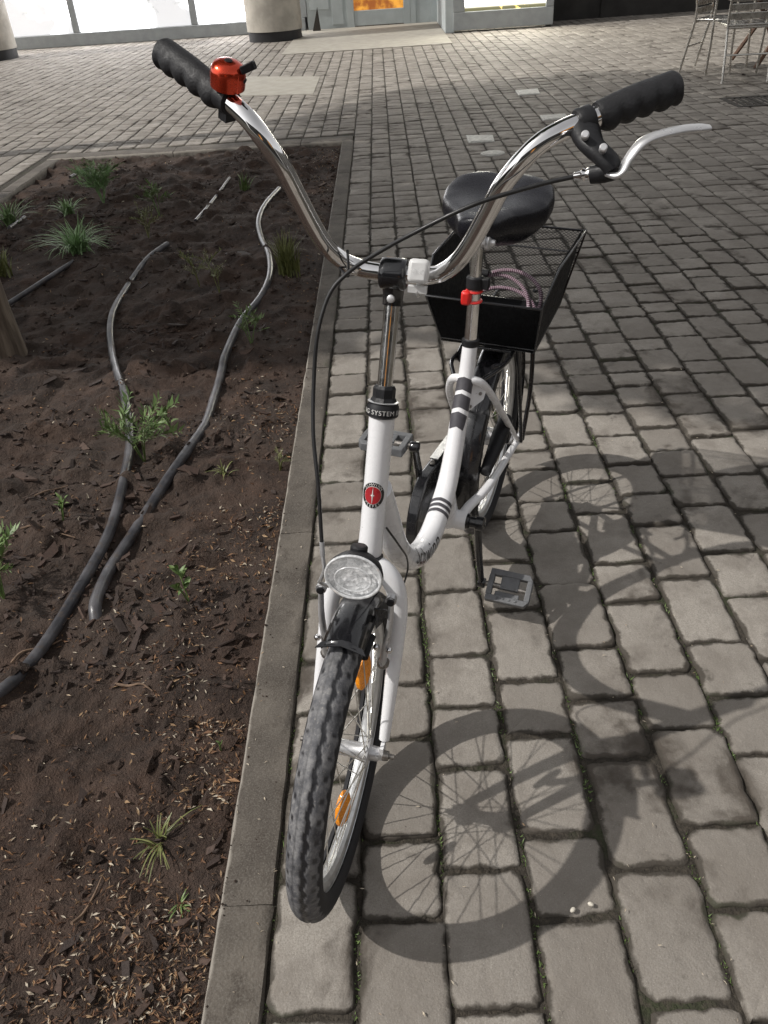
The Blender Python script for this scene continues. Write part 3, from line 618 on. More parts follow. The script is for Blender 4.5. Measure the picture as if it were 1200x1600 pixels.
for i, (x, y, L, lab) in enumerate(((-.60, 1.20, .05, 'short brown stick of bark lying below the end of the thicker pipe'), (-.86, 1.33, .06, 'curved dry twig beside the lower stretch of the left pipe'),
        (-.56, .72, .045, 'thin pale straw lying on bare soil near the bottom of the bed'), (-1.05, 2.0, .05, 'dry twig left of the left pipe'), (-.98, 1.78, .08, 'long thin brown twig under the left pipe'))):
    a = rng.uniform(-.5, 1.2); d = V(math.cos(a), math.sin(a), 0); pts = [V(x, y, 0) + d * L * u + V(0, 0, float(soil_h(*(V(x, y, 0) + d * L * u)[:2])) + .006) + rng.normal(0, .003, 3) for u in (-1, -.4, .3, 1)]
    tag(MB().tube(crom(pts, 5), np.linspace(.0035, .0015, 16), 6).build('twig', M['twig'], loc=pts[1]), lab, 'twig')
for x, y, s_, lab in ((.262, .672, .0052, 'white pebble on the paving below the front wheel shadow'), (.232, .664, .0056, 'yellowish pebble left of the white pebble')):
    b = MB(); b.ellipsoid((x, y, s_ * .6 + .001), rotm(rng, .1), (s_, s_ * .7, s_ * .6), 10, 7); tag(b.build('pebble', M['stone'], loc=(x, y, 0)), lab, 'pebble')
def pipe(xy, r, label, lift=.3, sink_end=False):
    P = crom([(x, y, float(soil_h(x, y))) for x, y in xy], 8); P[:, 2] = np.convolve(np.pad(P[:, 2], 6, 'edge'), np.ones(13) / 13, 'valid') + r * lift + .003 + (.006 if len(xy) > 6 else 0) * np.sin(np.arange(len(P)) * .21 + xy[0][0] * 9)
    if sink_end: P[-5:, 2] -= np.linspace(0, .03, 5)
    tag(MB().tube(P, r, 14, rough=1 + rng.normal(0, .012, (len(P), 14))).build('irrigation_pipe', M['hose'], loc=(*P[len(P) // 2][:2], P[len(P) // 2][2] - r)), label, 'pipe', 'plastic pipes lying in the soil bed')
pipe([(-1.188, 4.334), (-1.25, 4.12), (-1.268, 3.867), (-1.256, 3.526), (-1.213, 3.259), (-1.142, 3.019), (-1.051, 2.773), (-.947, 2.506), (-.866, 2.235), (-.82, 1.989), (-.803, 1.766), (-.818, 1.54), (-.847, 1.329), (-.881, 1.178), (-.946, 1.072), (-1.03, .98)], .0145,
     'left curved grey pipe sweeping down to the left edge of the photo')
pipe([(-.697, 5.435), (-.738, 5.017), (-.741, 4.681), (-.69, 4.37), (-.615, 4.056), (-.579, 3.747), (-.593, 3.459), (-.645, 3.209), (-.66, 2.892), (-.656, 2.749), (-.652, 2.567), (-.642, 2.314), (-.67, 2.099), (-.705, 1.944), (-.742, 1.79), (-.763, 1.637), (-.759, 1.487), (-.742, 1.395)], .0155,
     'S-shaped grey pipe nearer the kerb, ending in the soil', .2, True)
pipe([(-1.13, 4.829), (-1.11, 5.3), (-1.084, 5.863)], .010, 'short straight pale pipe piece between the two long pipes')
pipe([(-1.95, 3.2), (-1.80, 3.58), (-1.63, 4.123)], .012, 'dark straight pipe behind the tree trunk')
pipe([(-2.255, 6.074), (-2.228, 6.26), (-2.16, 6.322)], .012, 'small bent pipe loop near the far left corner of the bed')
pipe([(-2.228, 4.828), (-2.24, 4.97), (-2.242, 5.112)], .012, 'pipe stub at the left edge beside the leafy plants')
LEAF = {}
def leaf_mesh(kind, mat):
    if (kind, mat) in LEAF: return LEAF[kind, mat]
    v = []; f = []
    if kind == 'broad':
        for i, (x, w, z) in enumerate(((0, .03, 0), (.25, .16, .05), (.55, .2, .06), (.8, .12, .01), (1, .0, -.06))): v += [(x, -w, z + w * .25), (x, 0, z), (x, w, z + w * .25)]
        for i in range(4):
            for k in range(2): a = i * 3 + k; f.append((a, a + 1, a + 4, a + 3))
    elif kind == 'feather':
        n = 0; rq = random.Random(sum(map(ord, kind + mat)))
        for i in range(8):
            x = .10 + i * .115 + rq.uniform(-.03, .03); bend = -.10 * (x ** 2)
            for s_ in (-1, 1):
                if rq.random() < .16: continue
                w = (.20 * math.sin(.4 + i * .34) + .05) * rq.uniform(.55, 1.25); dz = rq.uniform(-.08, .12)
                v += [(x, 0, bend), (x + .09 + .05 * rq.random(), s_ * w * .5, bend + dz * .5 + .02), (x + .15 + .14 * rq.random(), s_ * w, bend + dz), (x + .13, s_ * w * .3, bend)]; f.append((n, n + 1, n + 2, n + 3)); n += 4
        v += [(0, -.012, 0), (1.0, 0, -.10), (0, .012, 0)]; f.append((n, n + 1, n + 2))
    m = bpy.data.meshes.new('leaf'); m.from_pydata(v, [], f); m.materials.append(M[mat]); m.polygons.foreach_set('use_smooth', [True] * len(f)); LEAF[kind, mat] = m; return m
def seedling(x, y, h, n, kind, mat, label, spread=1.0):
    h *= 1.2; n = int(n * 1.35); z = float(soil_h(x, y)); root = empty('seedling', (x, y, z)); tag(root, label, 'plant', 'young plants in the soil bed'); r = np.random.default_rng(int(abs(x * 1000) + y * 100))
    nst = max(1, n // 5)
    stems = []
    for s_ in range(nst):
        a = r.uniform(0, 6.28); top = V(x + math.cos(a) * h * .35 * spread, y + math.sin(a) * h * .35 * spread, z + h * r.uniform(.7, 1)); stems.append(crom([V(x, y, z - .01), (V(x, y, z) + top) / 2 + V(0, 0, h * .15), top], 6))
    m = MB(); [m.tube(S, np.linspace(.0022, .001, len(S)), 5) for S in stems]; m.build('stem', M[mat], root)
    for i in range(n):
        S = stems[i % nst]; u = int((.25 + .75 * ((i // nst) + 1) / (n / nst + 1)) * (len(S) - 1)); p = S[min(u, len(S) - 1)]
        o = bpy.data.objects.new('leaf', leaf_mesh(kind, mat)); COL.objects.link(o); o.parent = root
        L = h * r.uniform(.36, .68) * spread * (.62 if kind == 'broad' else 1); o.location = p - V(x, y, z); o.rotation_euler = (r.normal(0, .5), -r.uniform(.25, 1.25), i * 2.4 + r.normal(0, .3)); o.scale = (L, L * r.uniform(.6, 1.2), L * r.uniform(.6, 1.6))
def clump(x, y, h, n, mat, label, spread=.8, wid=.004):
    z = float(soil_h(x, y)); r = np.random.default_rng(int(abs(x * 1000) + y * 77)); m = MB()
    for i in range(n):
        a = r.uniform(0, 6.28); L = h * r.uniform(.6, 1.15); sp = spread * r.uniform(.2, 1); p0 = V(x + r.normal(0, h * .10), y + r.normal(0, h * .10), z - .005)
        d = V(math.cos(a), math.sin(a), 0); sd = V(-d[1], d[0], 0); v = []; f = []
        for k in range(6):
            u = k / 5; c = p0 + d * L * sp * u ** 1.4 + V(0, 0, L * (u - .55 * sp * u ** 2.4)); w = wid * (1 - u ** 1.6) + .0004; v += [c - sd * w, c + sd * w]
        for k in range(5): f.append((2 * k, 2 * k + 1, 2 * k + 3, 2 * k + 2))
        m.add(v, f)
    tag(m.build('grass_clump', M[mat], loc=(x, y, z)), label, 'plant', 'young plants in the soil bed')
seedling(-1.80, 5.30, .16, 60, 'feather', 'leaf_bright', 'largest bushy green plant near the far left corner of the bed', 1.15)
clump(-1.93, 5.02, .15, 60, 'leaf_bright', 'lower pale green tuft in front of the largest plant', 1.25, .004)
clump(-1.66, 4.30, .21, 150, 'leaf_bright', 'bright drooping grass clump in front of the pipe behind the trunk', 1.35, .0038)
seedling(-1.387, 5.02, .15, 14, 'feather', 'leaf', 'small feathery seedling between the largest plant and the straight pipe piece')
seedling(-1.33, 4.50, .13, 12, 'feather', 'leaf_olive', 'dull feathery seedling just above the top end of the left pipe')
clump(-2.27, 4.95, .19, 70, 'leaf_bright', 'drooping tuft cut by the left edge beside the pipe stub', 1.3, .0045)
clump(-1.97, 4.04, .16, 50, 'leaf_olive', 'grassy tuft at the left edge above the tree trunk', .9)
clump(-.50, 3.80, .21, 150, 'leaf_olive', 'yellowish bushy tuft by the kerb beside the handlebar bend', .55, .003)
seedling(-.571, 2.99, .10, 14, 'feather', 'leaf', 'feathery green seedling right of the S-shaped pipe', 1.1)
seedling(-.80, 2.14, .13, 22, 'feather', 'leaf', 'biggest leafy seedling growing across the left pipe in the middle of the bed', 1.2)
seedling(-.72, 2.24, .08, 10, 'broad', 'leaf', 'small round-leaved sprout between the two long pipes')
seedling(-.947, 1.81, .07, 10, 'broad', 'leaf', 'small crinkly sprout left of the left pipe')
seedling(-1.01, 1.52, .12, 22, 'feather', 'leaf', 'dense green seedling at the left edge below the middle of the photo', 1.1)
seedling(-.529, 1.458, .07, 12, 'broad', 'leaf', 'small narrow-leaved seedling in the mulch near the kerb', 1.1)
seedling(-.37, 2.06, .05, 8, 'feather', 'leaf_olive', 'tiny yellow-green weed against the kerb')
clump(-.938, 5.56, .13, 34, 'leaf', 'dim small tuft beyond the straight pipe piece', .7)
seedling(-.91, 3.72, .12, 10, 'feather', 'leaf_olive', 'sparse dull seedling between the tops of the two long pipes')
seedling(-.78, 3.53, .12, 10, 'feather', 'leaf_olive', 'thin yellowish seedling left of the S-shaped pipe')
clump(-.47, .835, .055, 26, 'leaf_olive', 'flattened dry sprig in the mulch low in the bed', 1.6, .0016)
seedling(-.39, 1.03, .025, 5, 'broad', 'leaf', 'tiny green sprout near the kerb low in the bed')
clump(-.53, 2.03, .05, 14, 'leaf_olive', 'pale dry sprig between the S-shaped pipe and the kerb', 1.4, .002)
clump(-.41, .72, .03, 10, 'leaf', 'lowest tiny green weed in the bed beside the kerb', 1.3, .002)

# ------------------------------------------------------------------ the bicycle
fF, fL, fU, rH = V(-.34287, -.93938, 0), V(.93805, -.34239, -.05325), V(.05002, -.01826, .99858), V(.22301, 1.72538, .24715)
wF, wL, wU, fH = V(-.22867, -.97347, -.00849), V(.96985, -.22705, -.08853), V(.08425, -.02847, .99604), V(-.10785, .80381, .24678)
P0, AX = V(-.09973, .84301, .2352), V(.14636, .25221, .95654)
FR = lambda a, s, b: rH + a * fF + s * fL + b * fU
WF = lambda a, s, b: fH + a * wF + s * wL + b * wU
FRs = lambda L: np.array([FR(*p) for p in L]); WFs = lambda L: np.array([WF(*p) for p in L])
FAX = np.array([fF, fL, fU]); WAX = np.array([wF, wL, wU])
bp = FR(.4, 0, -.2475); bp[2] = 0
bike = empty('bicycle', bp); tag(bike, 'small-wheeled white step-through bicycle with high chrome handlebar and black rear basket', 'bicycle')
UT = [(.2855, .3744), (.305, .309), (.3406, .242), (.3764, .174), (.418, .121), (.4831, .0880), (.5383, .0793), (.604, .0942), (.672, .1395), (.7349, .2156), (.7749, .2972), (.812, .378)]
UTp = crom([FR(a, 0, b) for a, b in UT], 10); nU = len(UTp)
UTr = np.interp(np.linspace(0, 11, nU), [0, 1, 2, 3, 5, 7, 11], [.0146, .0157, .0172, .0188, .0218, .0222, .0205])
UTt, UTn, UTb = frames(UTp, up=None)
UTb = np.tile(fL, (nU, 1)); UTn = np.array([unit(np.cross(UTt[i], UTb[i])) for i in range(nU)])     # UTn: concave (front / upper) side
m = MB(); m.tube(UTp, UTr, 22, up=fL, ell=(1, 1))
m.tube(FRs([(.415, 0, .12), (.39, 0, .06), (.372, 0, .013)]), [.0165, .0165, .019], 16, up=fL, ell=(.9, 1.5)); m.lathe(FR(.372, -.036, .013), fL, [(.019, 0), (.0205, .002), (.0205, .07), (.019, .072)], 22)
frame = m.build('frame', M['white'], bike, sharp=40)
m = MB(); m.lathe(P0, AX, [(.0165, .312), (.0180, .316), (.0180, .325), (.0172, .35), (.0172, .49), (.0180, .505), (.0180, .518)], 28); ht = m.build('head_tube', M['white'], frame)
def utpatch(u0, u1, ang, chev, name, mat, skew=0.0, off=.0007, narrow=0.0):
    v = []; f = []; na, nu = 15, 5
    sarc = np.concatenate([[0], np.cumsum(np.linalg.norm(np.diff(UTp, axis=0), axis=1))])
    for i in range(nu):
        for k in range(na):
            w = -1 + 2 * k / (na - 1); aa = w * ang * (1 - narrow * i / (nu - 1)); s_ = (u0 + (u1 - u0) * i / (nu - 1)) + chev * abs(w) + skew * w
            P = V(*[np.interp(s_, sarc, UTp[:, j]) for j in range(3)]); N = unit(V(*[np.interp(s_, sarc, UTn[:, j]) for j in range(3)])); r = np.interp(s_, sarc, UTr)
            v.append(P + (N * math.cos(aa) + fL * math.sin(aa)) * (r + off))
    for i in range(nu - 1):
        for k in range(na - 1): a = i * na + k; f.append((a, a + 1, a + na + 1, a + na))
    MB().add(v, f).build(name, mat, frame)
utpatch(.066, .092, 1.35, .007, 'stripe', M['grey_decal']); utpatch(.1005, .127, 1.35, .007, 'stripe', M['grey_decal']); utpatch(.1355, .164, 1.2, .007, 'stripe', M['grey_decal'], narrow=.3)
for u in (.322, .335, .348): utpatch(u, u + .008, 1.45, .004, 'stripe', M['grey_decal'])
def text2d(s_, size, shear=0.0, space=1.0):
    c = bpy.data.curves.new('t', 'FONT'); c.body = s_; c.size = size; c.align_x = 'CENTER'; c.align_y = 'CENTER'; c.shear = shear; c.space_character = space; c.resolution_u = 3
    o = bpy.data.objects.new('t', c); COL.objects.link(o); dg = bpy.context.evaluated_depsgraph_get(); me = o.evaluated_get(dg).to_mesh()
    v = np.array([x.co[:] for x in me.vertices]).reshape(-1, 3); f = [tuple(p.vertices) for p in me.polygons]
    o.evaluated_get(dg).to_mesh_clear(); bpy.data.objects.remove(o); bpy.data.curves.remove(c)
    import bmesh
    bm = bmesh.new(); vs = [bm.verts.new(q) for q in v]
    for q in f:
        try: bm.faces.new([vs[i] for i in q])
        except ValueError: pass
    bmesh.ops.triangulate(bm, faces=bm.faces)
    for _ in range(3):
        e = [x for x in bm.edges if x.calc_length() > size * .12]
        if not e: break
        bmesh.ops.subdivide_edges(bm, edges=e, cuts=1, use_grid_fill=False); bmesh.ops.triangulate(bm, faces=bm.faces)
    bm.verts.index_update(); v = np.array([x.co[:] for x in bm.verts]).reshape(-1, 3); f = [tuple(x.index for x in q.verts) for q in bm.faces]; bm.free(); return v, f
def text_on_ut(s_, size, sc, ang0, mat, name, flip=1, off=.0010, space=1.0):
    v, f = text2d(s_, size, .25, space); sarc = np.concatenate([[0], np.cumsum(np.linalg.norm(np.diff(UTp, axis=0), axis=1))]); out = []
    for x, y, _ in v:
        q = sc + flip * x; P = V(*[np.interp(q, sarc, UTp[:, j]) for j in range(3)]); N = unit(V(*[np.interp(q, sarc, UTn[:, j]) for j in range(3)])); r = np.interp(q, sarc, UTr)
        a = ang0 + flip * y / r; out.append(P + (N * math.cos(a) + fL * math.sin(a)) * (r + off))
    MB().add(out, f).build(name, mat, frame, smooth=False)
text_on_ut('Schwinn', .044, .500, 1.25, M['dark_print'], 'lettering', -1, space=1.12)
text_on_ut('CSEPEL', .013, .535, 1.85, M['red_print'], 'small_lettering', -1, space=1.2)
# head badge, printed on the front of the head tube
hx = unit(wL - AX * (wL @ AX)); hf = np.cross(hx, AX); hf = hf if hf @ wF > 0 else -hf
def on_head(x, y, t0, r, off): a = x / r; return P0 + AX * (t0 + y) + (hf * math.cos(a) + hx * math.sin(a)) * (r + off)
def disc(t0, r0, off, mat, name, n=40, rr=None):
    v = [on_head(0, 0, t0, .0172, off)]; f = []
    for k in range(1, 6):
        for i in range(n):
            a = 2 * math.pi * i / n; R_ = r0 * k / 5; v.append(on_head(-R_ * math.sin(a), R_ * math.cos(a) * 1.12, t0, .0172, off))
    for i in range(n): f.append((0, 1 + i, 1 + (i + 1) % n))
    for k in range(4):
        for i in range(n): a = 1 + k * n; f.append((a + i, a + n + i, a + n + (i + 1) % n, a + (i + 1) % n))
    return MB().add(v, f).build(name, mat, ht)
TB = .409
disc(TB, .0168, .0008, M['badge_dark'], 'badge'); disc(TB, .0121, .0012, M['white_print'], 'badge_ring'); disc(TB, .0115, .0015, M['badge_red'], 'badge_centre')
v = [on_head(0, 0, TB, .0172, .0024)]
for i in range(8):
    a = i * math.pi / 4; R_ = (.0112 if i % 4 else .0118) if i % 2 == 0 else .0013; v.append(on_head(R_ * math.sin(a), R_ * math.cos(a) * 1.12, TB, .0172, .0018))
MB().add(v, [(0, 1 + i, 1 + (i + 1) % 8) for i in range(8)]).build('badge_star', M['white_print'], ht, smooth=False)
def arc_text(s_, size, R_, a0, up):
    vs = []; fs = []; n = 0; step = size * .80 / R_
    for i, ch in enumerate(s_):
        v, f = text2d(ch, size); a = a0 + (i - (len(s_) - 1) / 2) * step * (1 if up else -1)
        for x, y, _ in v:
            rr = R_ + (y if up else -y); aa = a + (x if up else -x) / R_; vs.append(on_head(rr * math.sin(aa), rr * math.cos(aa) * 1.12, TB, .0172, .0016))
        fs += [tuple(j + n for j in q) for q in f]; n = len(vs)
    MB().add(vs, fs).build('badge_lettering', M['white_print'], ht, smooth=False)
arc_text('SCHWINN', .0052, .0144, 0, True); arc_text('CSEPEL', .0052, .0144, math.pi, False)
# headset
m = MB(); m.lathe(P0, AX, [(.0175, .301), (.0205, .304), (.0205, .311), (.018, .3125)], 30); m.build('lower_headset', M['ring'], bike)
m = MB(); m.lathe(P0, AX, [(.0195, .519), (.0222, .521), (.0222, .534), (.0205, .537), (.0205, .539)], 36); hs = m.build('headset', M['ring'], bike)
m = MB(); m.lathe(P0, AX, [(.0165, .537), (.0185, .541), (.0155, .546), (.0155, .558), (.013, .562), (.011, .562)], 8); m.build('lock_nut', M['plastic'], hs, smooth=False)
m = MB(); m.lathe(P0, AX, [(.0190, .5395), (.0215, .540), (.0190, .5408)], 36); m.build('washer', M['alu'], hs)
v, f = text2d('BEARING SYSTEM INBOX', .0092, 0, 1.1)
MB().add([on_head(x, y, .5275, .0222, .0004) for x, y, _ in v], f).build('headset_lettering', M['white_print'], hs, smooth=False)
m = MB(); m.lathe(P0, AX, [(.0105, .555), (.0105, .69)], 24); m.build('stem', M['chrome_worn'], bike)
cc = WF(-.236, 0, .668)
m = MB(); m.lathe(cc - wL * .0175, wL, [(.0165, 0), (.0195, .002), (.0205, .008), (.0205, .027), (.0195, .033), (.0165, .035)], 28); m.tube([P0 + AX * .668, P0 + AX * .682, cc - wU * .004], [.0128, .0135, .0165], 16)
cl = m.build('stem_clamp', M['black'], bike, sharp=50)
MB().lathe(P0 + AX * .677 + hf * .011, hf, [(.0045, 0), (.0055, .001), (.005, .005), (.003, .006)], 12).build('bolt', M['alu'], cl)
# handlebar
HB = [(0, -.236, .668), (.03, -.236, .669), (.047, -.2355, .6715), (.064, -.228, .6805), (.083, -.2175, .7005), (.099, -.2100, .7290), (.1155, -.2000, .7675), (.1285, -.1905, .7990), (.149, -.1850, .8305), (.167, -.1890, .8485), (.190, -.2010, .8605), (.213, -.2140, .8685), (.25, -.2350, .8835), (.2925, -.2620, .8965)]
HL = [(-s_, a, b_) for s_, a, b_ in HB[:0:-1]] + HB
HP = crom([WF(a, s_, b_) for s_, a, b_ in HL], 8); m = MB(); m.tube(HP, .0111, 20); m.build('handlebar', M['chrome'], bike, sharp=60)
HH = crom([WF(a, s_, b_) for s_, a, b_ in HB], 24); HS = np.array([(p - fH) @ wL for p in HH])
def bar(s_):
    q = abs(s_); P = V(*[np.interp(q, HS, HH[:, j]) for j in range(3)])
    if s_ < 0: d = P - fH; P = fH + (d @ wF) * wF - (d @ wL) * wL + (d @ wU) * wU
    return P
for sg in (-1, 1):
    ss = np.linspace(.203 if sg < 0 else .219, .2985, 60); Pg = np.array([bar(sg * min(q, .2925)) + (bar(sg * .2925) - bar(sg * .285)) / .0075 * max(0, q - .2925) for q in ss])
    u = (ss - ss[0]) / (ss[-1] - ss[0]); r0 = np.interp(u, [0, .03, .5, .93, .98, 1], [.0140, .0150, .0160, .0165, .0140, .008])
    al = np.linspace(0, 2 * np.pi, 26, endpoint=False); T, N, B = frames(Pg, up=wU)
    lower = np.clip(-(np.cos(al)[None] * 0.85) + np.sin(al)[None] * 0.5 * (np.sign((B[0] @ wF))), 0, 1)         # underside, turned forward
    rough = 1 + lower * (.30 * np.abs(np.sin(u * np.pi * 4.6))[:, None] - .04) * (u < .95)[:, None]
    m = MB(); m.tube(Pg, r0, 26, up=wU, rough=rough); m.build('grip', M['rubber'], bike, sharp=60)
# bell on the bike's right (image left)
sB = -.197; pB = bar(sB); tB = unit(bar(-.205) - bar(-.189)); upB = unit(wU + .10 * wF - tB * ((wU + .1 * wF) @ tB)); sdB = np.cross(tB, upB)
bell = MB().lathe(pB + upB * .013 + wL * .002, upB, [(.013, 0), (.0195, .001), (.0200, .0145), (.0190, .0205), (.0160, .0252), (.0095, .0279), (.003, .0285)], 30).build('bell', M['bell'], bike, sharp=60)
m = MB(); m.lathe(pB - tB * .010, tB, [(.0135, 0), (.0145, .001), (.0145, .019), (.0135, .020)], 20); m.lathe(pB, upB, [(.012, .008), (.0125, .0135)], 16); m.box(pB - upB * .018 + wL * .003, (tB, sdB, upB), (.007, .008, .006)); m.build('bell_clamp', M['plastic'], bell)
MB().lathe(pB + upB * .0412 + wL * .002, upB, [(.0045, 0), (.0045, .0012), (.003, .0018)], 12).build('bell_nut', M['plastic'], bell)
q = pB + upB * .027 + wL * .0195
m = MB(); m.tube([pB + upB * .012 + wL * .012, q - upB * .002], [.005, .006], 8); m.box(q + wL * .0065 + upB * .009 + wF * .002, (unit(wL + .5 * upB), wF, unit(upB - .5 * wL)), (.0085, .006, .0045)); m.build('bell_lever', M['plastic'], bell, bevel=.0015)
# brake lever on the bike's left (image right)
c = bar(.206); tR = unit(bar(.214) - bar(.198)); m = MB(); m.lathe(c - tR * .009, tR, [(.0140, 0), (.0155, .002), (.0155, .016), (.0140, .018)], 20)
body = WFs([(-.205, .206, .862), (-.185, .216, .850), (-.172, .236, .838), (-.168, .243, .830)])
m.tube(crom(body, 5), np.linspace(.0150, .0115, 16), 12, up=wU, ell=(.75, 1.15)); m.tube(crom(WFs([(-.168, .247, .832), (-.170, .234, .826), (-.173, .221, .8225)]), 4), np.linspace(.0098, .0085, 9), 10, ell=(.9, 1.1))
bl = m.build('brake_lever', M['plastic'], bike, sharp=50)
for p_ in ((-.170, .2085, .861), (-.156, .2285, .853)): MB().lathe(WF(*p_), unit(wF + .5 * wU), [(.0042, -.006), (.0042, .003), (.003, .0042)], 14).build('bolt', M['alu'], bl)
LV = crom(WFs([(-.166, .238, .827), (-.160, .2495, .828), (-.163, .2560, .8435), (-.170, .2660, .8575), (-.180, .281, .8640), (-.197, .307, .8680), (-.210, .3325, .8690)]), 8)
m = MB(); m.tube(LV, np.interp(np.linspace(0, 1, len(LV)), [0, .3, .6, .95, 1], [.0058, .0058, .0068, .0074, .0055]), 14, up=wU, ell=(.62, 1.15)); m.build('lever_blade', M['alu'], bl, sharp=60)
bx = unit(WF(-.1775, .2085, .8195) - WF(-.174, .222, .8235)); m = MB(); m.lathe(WF(-.174, .222, .8235), bx, [(.0062, 0), (.0066, .003), (.0055, .006), (.0066, .009), (.0045, .012), (.0040, .018), (.0030, .020)], 12); m.build('barrel_adjuster', M['chrome'], bl)
CB = [(-.178, .206, .8185), (-.17, .167, .808), (-.152, .103, .787), (-.150, .041, .752), (-.160, -.005, .720), (-.168, -.042, .690), (-.160, -.064, .663), (-.140, -.074, .620), (-.120, -.075, .559), (-.09, -.068, .503), (-.06, -.054, .446), (-.032, -.0425, .378)]
CBp = crom(WFs(CB), 8); bc = MB().tube(CBp, .0026, 8).build('brake_cable', M['cable'], bike, sharp=70)
MB().tube([CBp[-1], WF(-.026, -.040, .360)], .0034, 10).build('ferrule', M['alu'], bc)
MB().tube(crom(WFs([(-.026, -.040, .360), (-.02, -.0365, .342), (-.02, -.042, .322), (-.03, -.046, .308), (-.036, -.035, .298)]), 5), .0026, 8).build('cable_noodle', M['alu'], bc)
MB().tube(crom(WFs([(-.22, -.068, .676), (-.21, -.055, .668), (-.205, -.052, .680), (-.215, -.056, .700)]), 5), .0018, 6).build('cable_clip', M['plastic'], bc)
# silicone lights
c = WF(-.212, .036, .684); ll = MB(); ll.box(c, (unit(wL), unit(wF * .95 + wU * .3), unit(wU * .95 - wF * .3)), (.0130, .0080, .0145)); o = ll.build('white_bike_light', M['silicone'], bike, bevel=.005)
m = MB(); m.tube(crom([WF(-.222, .036, .668), WF(-.212, .036, .660), WF(-.224, .036, .652), WF(-.244, .036, .655), WF(-.252, .036, .668), WF(-.244, .036, .682), WF(-.226, .036, .684)], 4), .0028, 8, ell=(1, 2.2)); m.box(WF(-.210, .036, .6615), WAX, (.003, .012, .004)); m.build('strap', M['silicone'], o)
for d in (-.0048, .0048): MB().ellipsoid(c + wF * .0085 + wL * d + wU * .003, np.array([wL, wU, wF]), (.0032, .0032, .0022), 10, 7).build('lamp', M['lens'], o)
# fork
m = MB(); m.lathe(P0, AX, [(.0155, .27), (.017, .285), (.017, .3)], 24)
for sg in (-1, 1):
    bl_ = crom(WFs([(-.121, 0, .272), (-.1195, sg * .022, .270), (-.112, sg * .042, .250), (-.1015, sg * .0515, .215), (-.085, sg * .054, .170), (-.05, sg * .055, .09), (-.016, sg * .055, .018)]), 7)
    m.tube(bl_, np.interp(np.linspace(0, 1, len(bl_)), [0, .25, .6, 1], [.0165, .0158, .0135, .0082]), 18, ell=(1, 1))
    m.box(WF(-.006, sg * .055, .006), WAX, (.011, .0028, .014))
fork = m.build('fork', M['white'], bike, sharp=50)
# V-brake
for sg in (-1, 1):
    m = MB(); m.tube(crom(WFs([(-.043, sg * .043, .158), (-.042, sg * .045, .19), (-.046, sg * .050, .235), (-.050, sg * .0505, .285)]), 5), np.linspace(.0075, .0055, 16), 10, up=wL, ell=(.7, 1.1)); m.lathe(WF(-.050, sg * .050, .280) - wF * .004, wF, [(.0075, 0), (.0078, .008)], 16)
    ar = m.build('brake_arm', M['alu'], bike, sharp=50)
    MB().lathe(WF(-.0445, sg * .050, .280), wF, [(.0055, 0), (.0055, .003), (.003, .0035)], 14).build('cap_bolt', M['plastic'], ar)
    MB().lathe(WF(-.050, sg * .043, .156), wF, [(.0088, 0), (.0092, .008), (.006, .013), (.004, .0145)], 16).build('pivot_bolt', M['steel'], ar)
    for b_, s2, mm in ((.198, .034, 'chrome'), (.196, .053, 'chrome')): MB().ellipsoid(WF(-.034, sg * s2, b_), WAX, (.0052, .0052, .0052), 12, 8).build('pad_nut', M[mm], ar)
    m = MB(); m.tube(WFs([(-.055, sg * .0235, .196), (-.03, sg * .0225, .200), (-.005, sg * .0235, .203)]), .0058, 8, ell=(1, .8)); m.build('brake_pad', M['plastic'], ar)
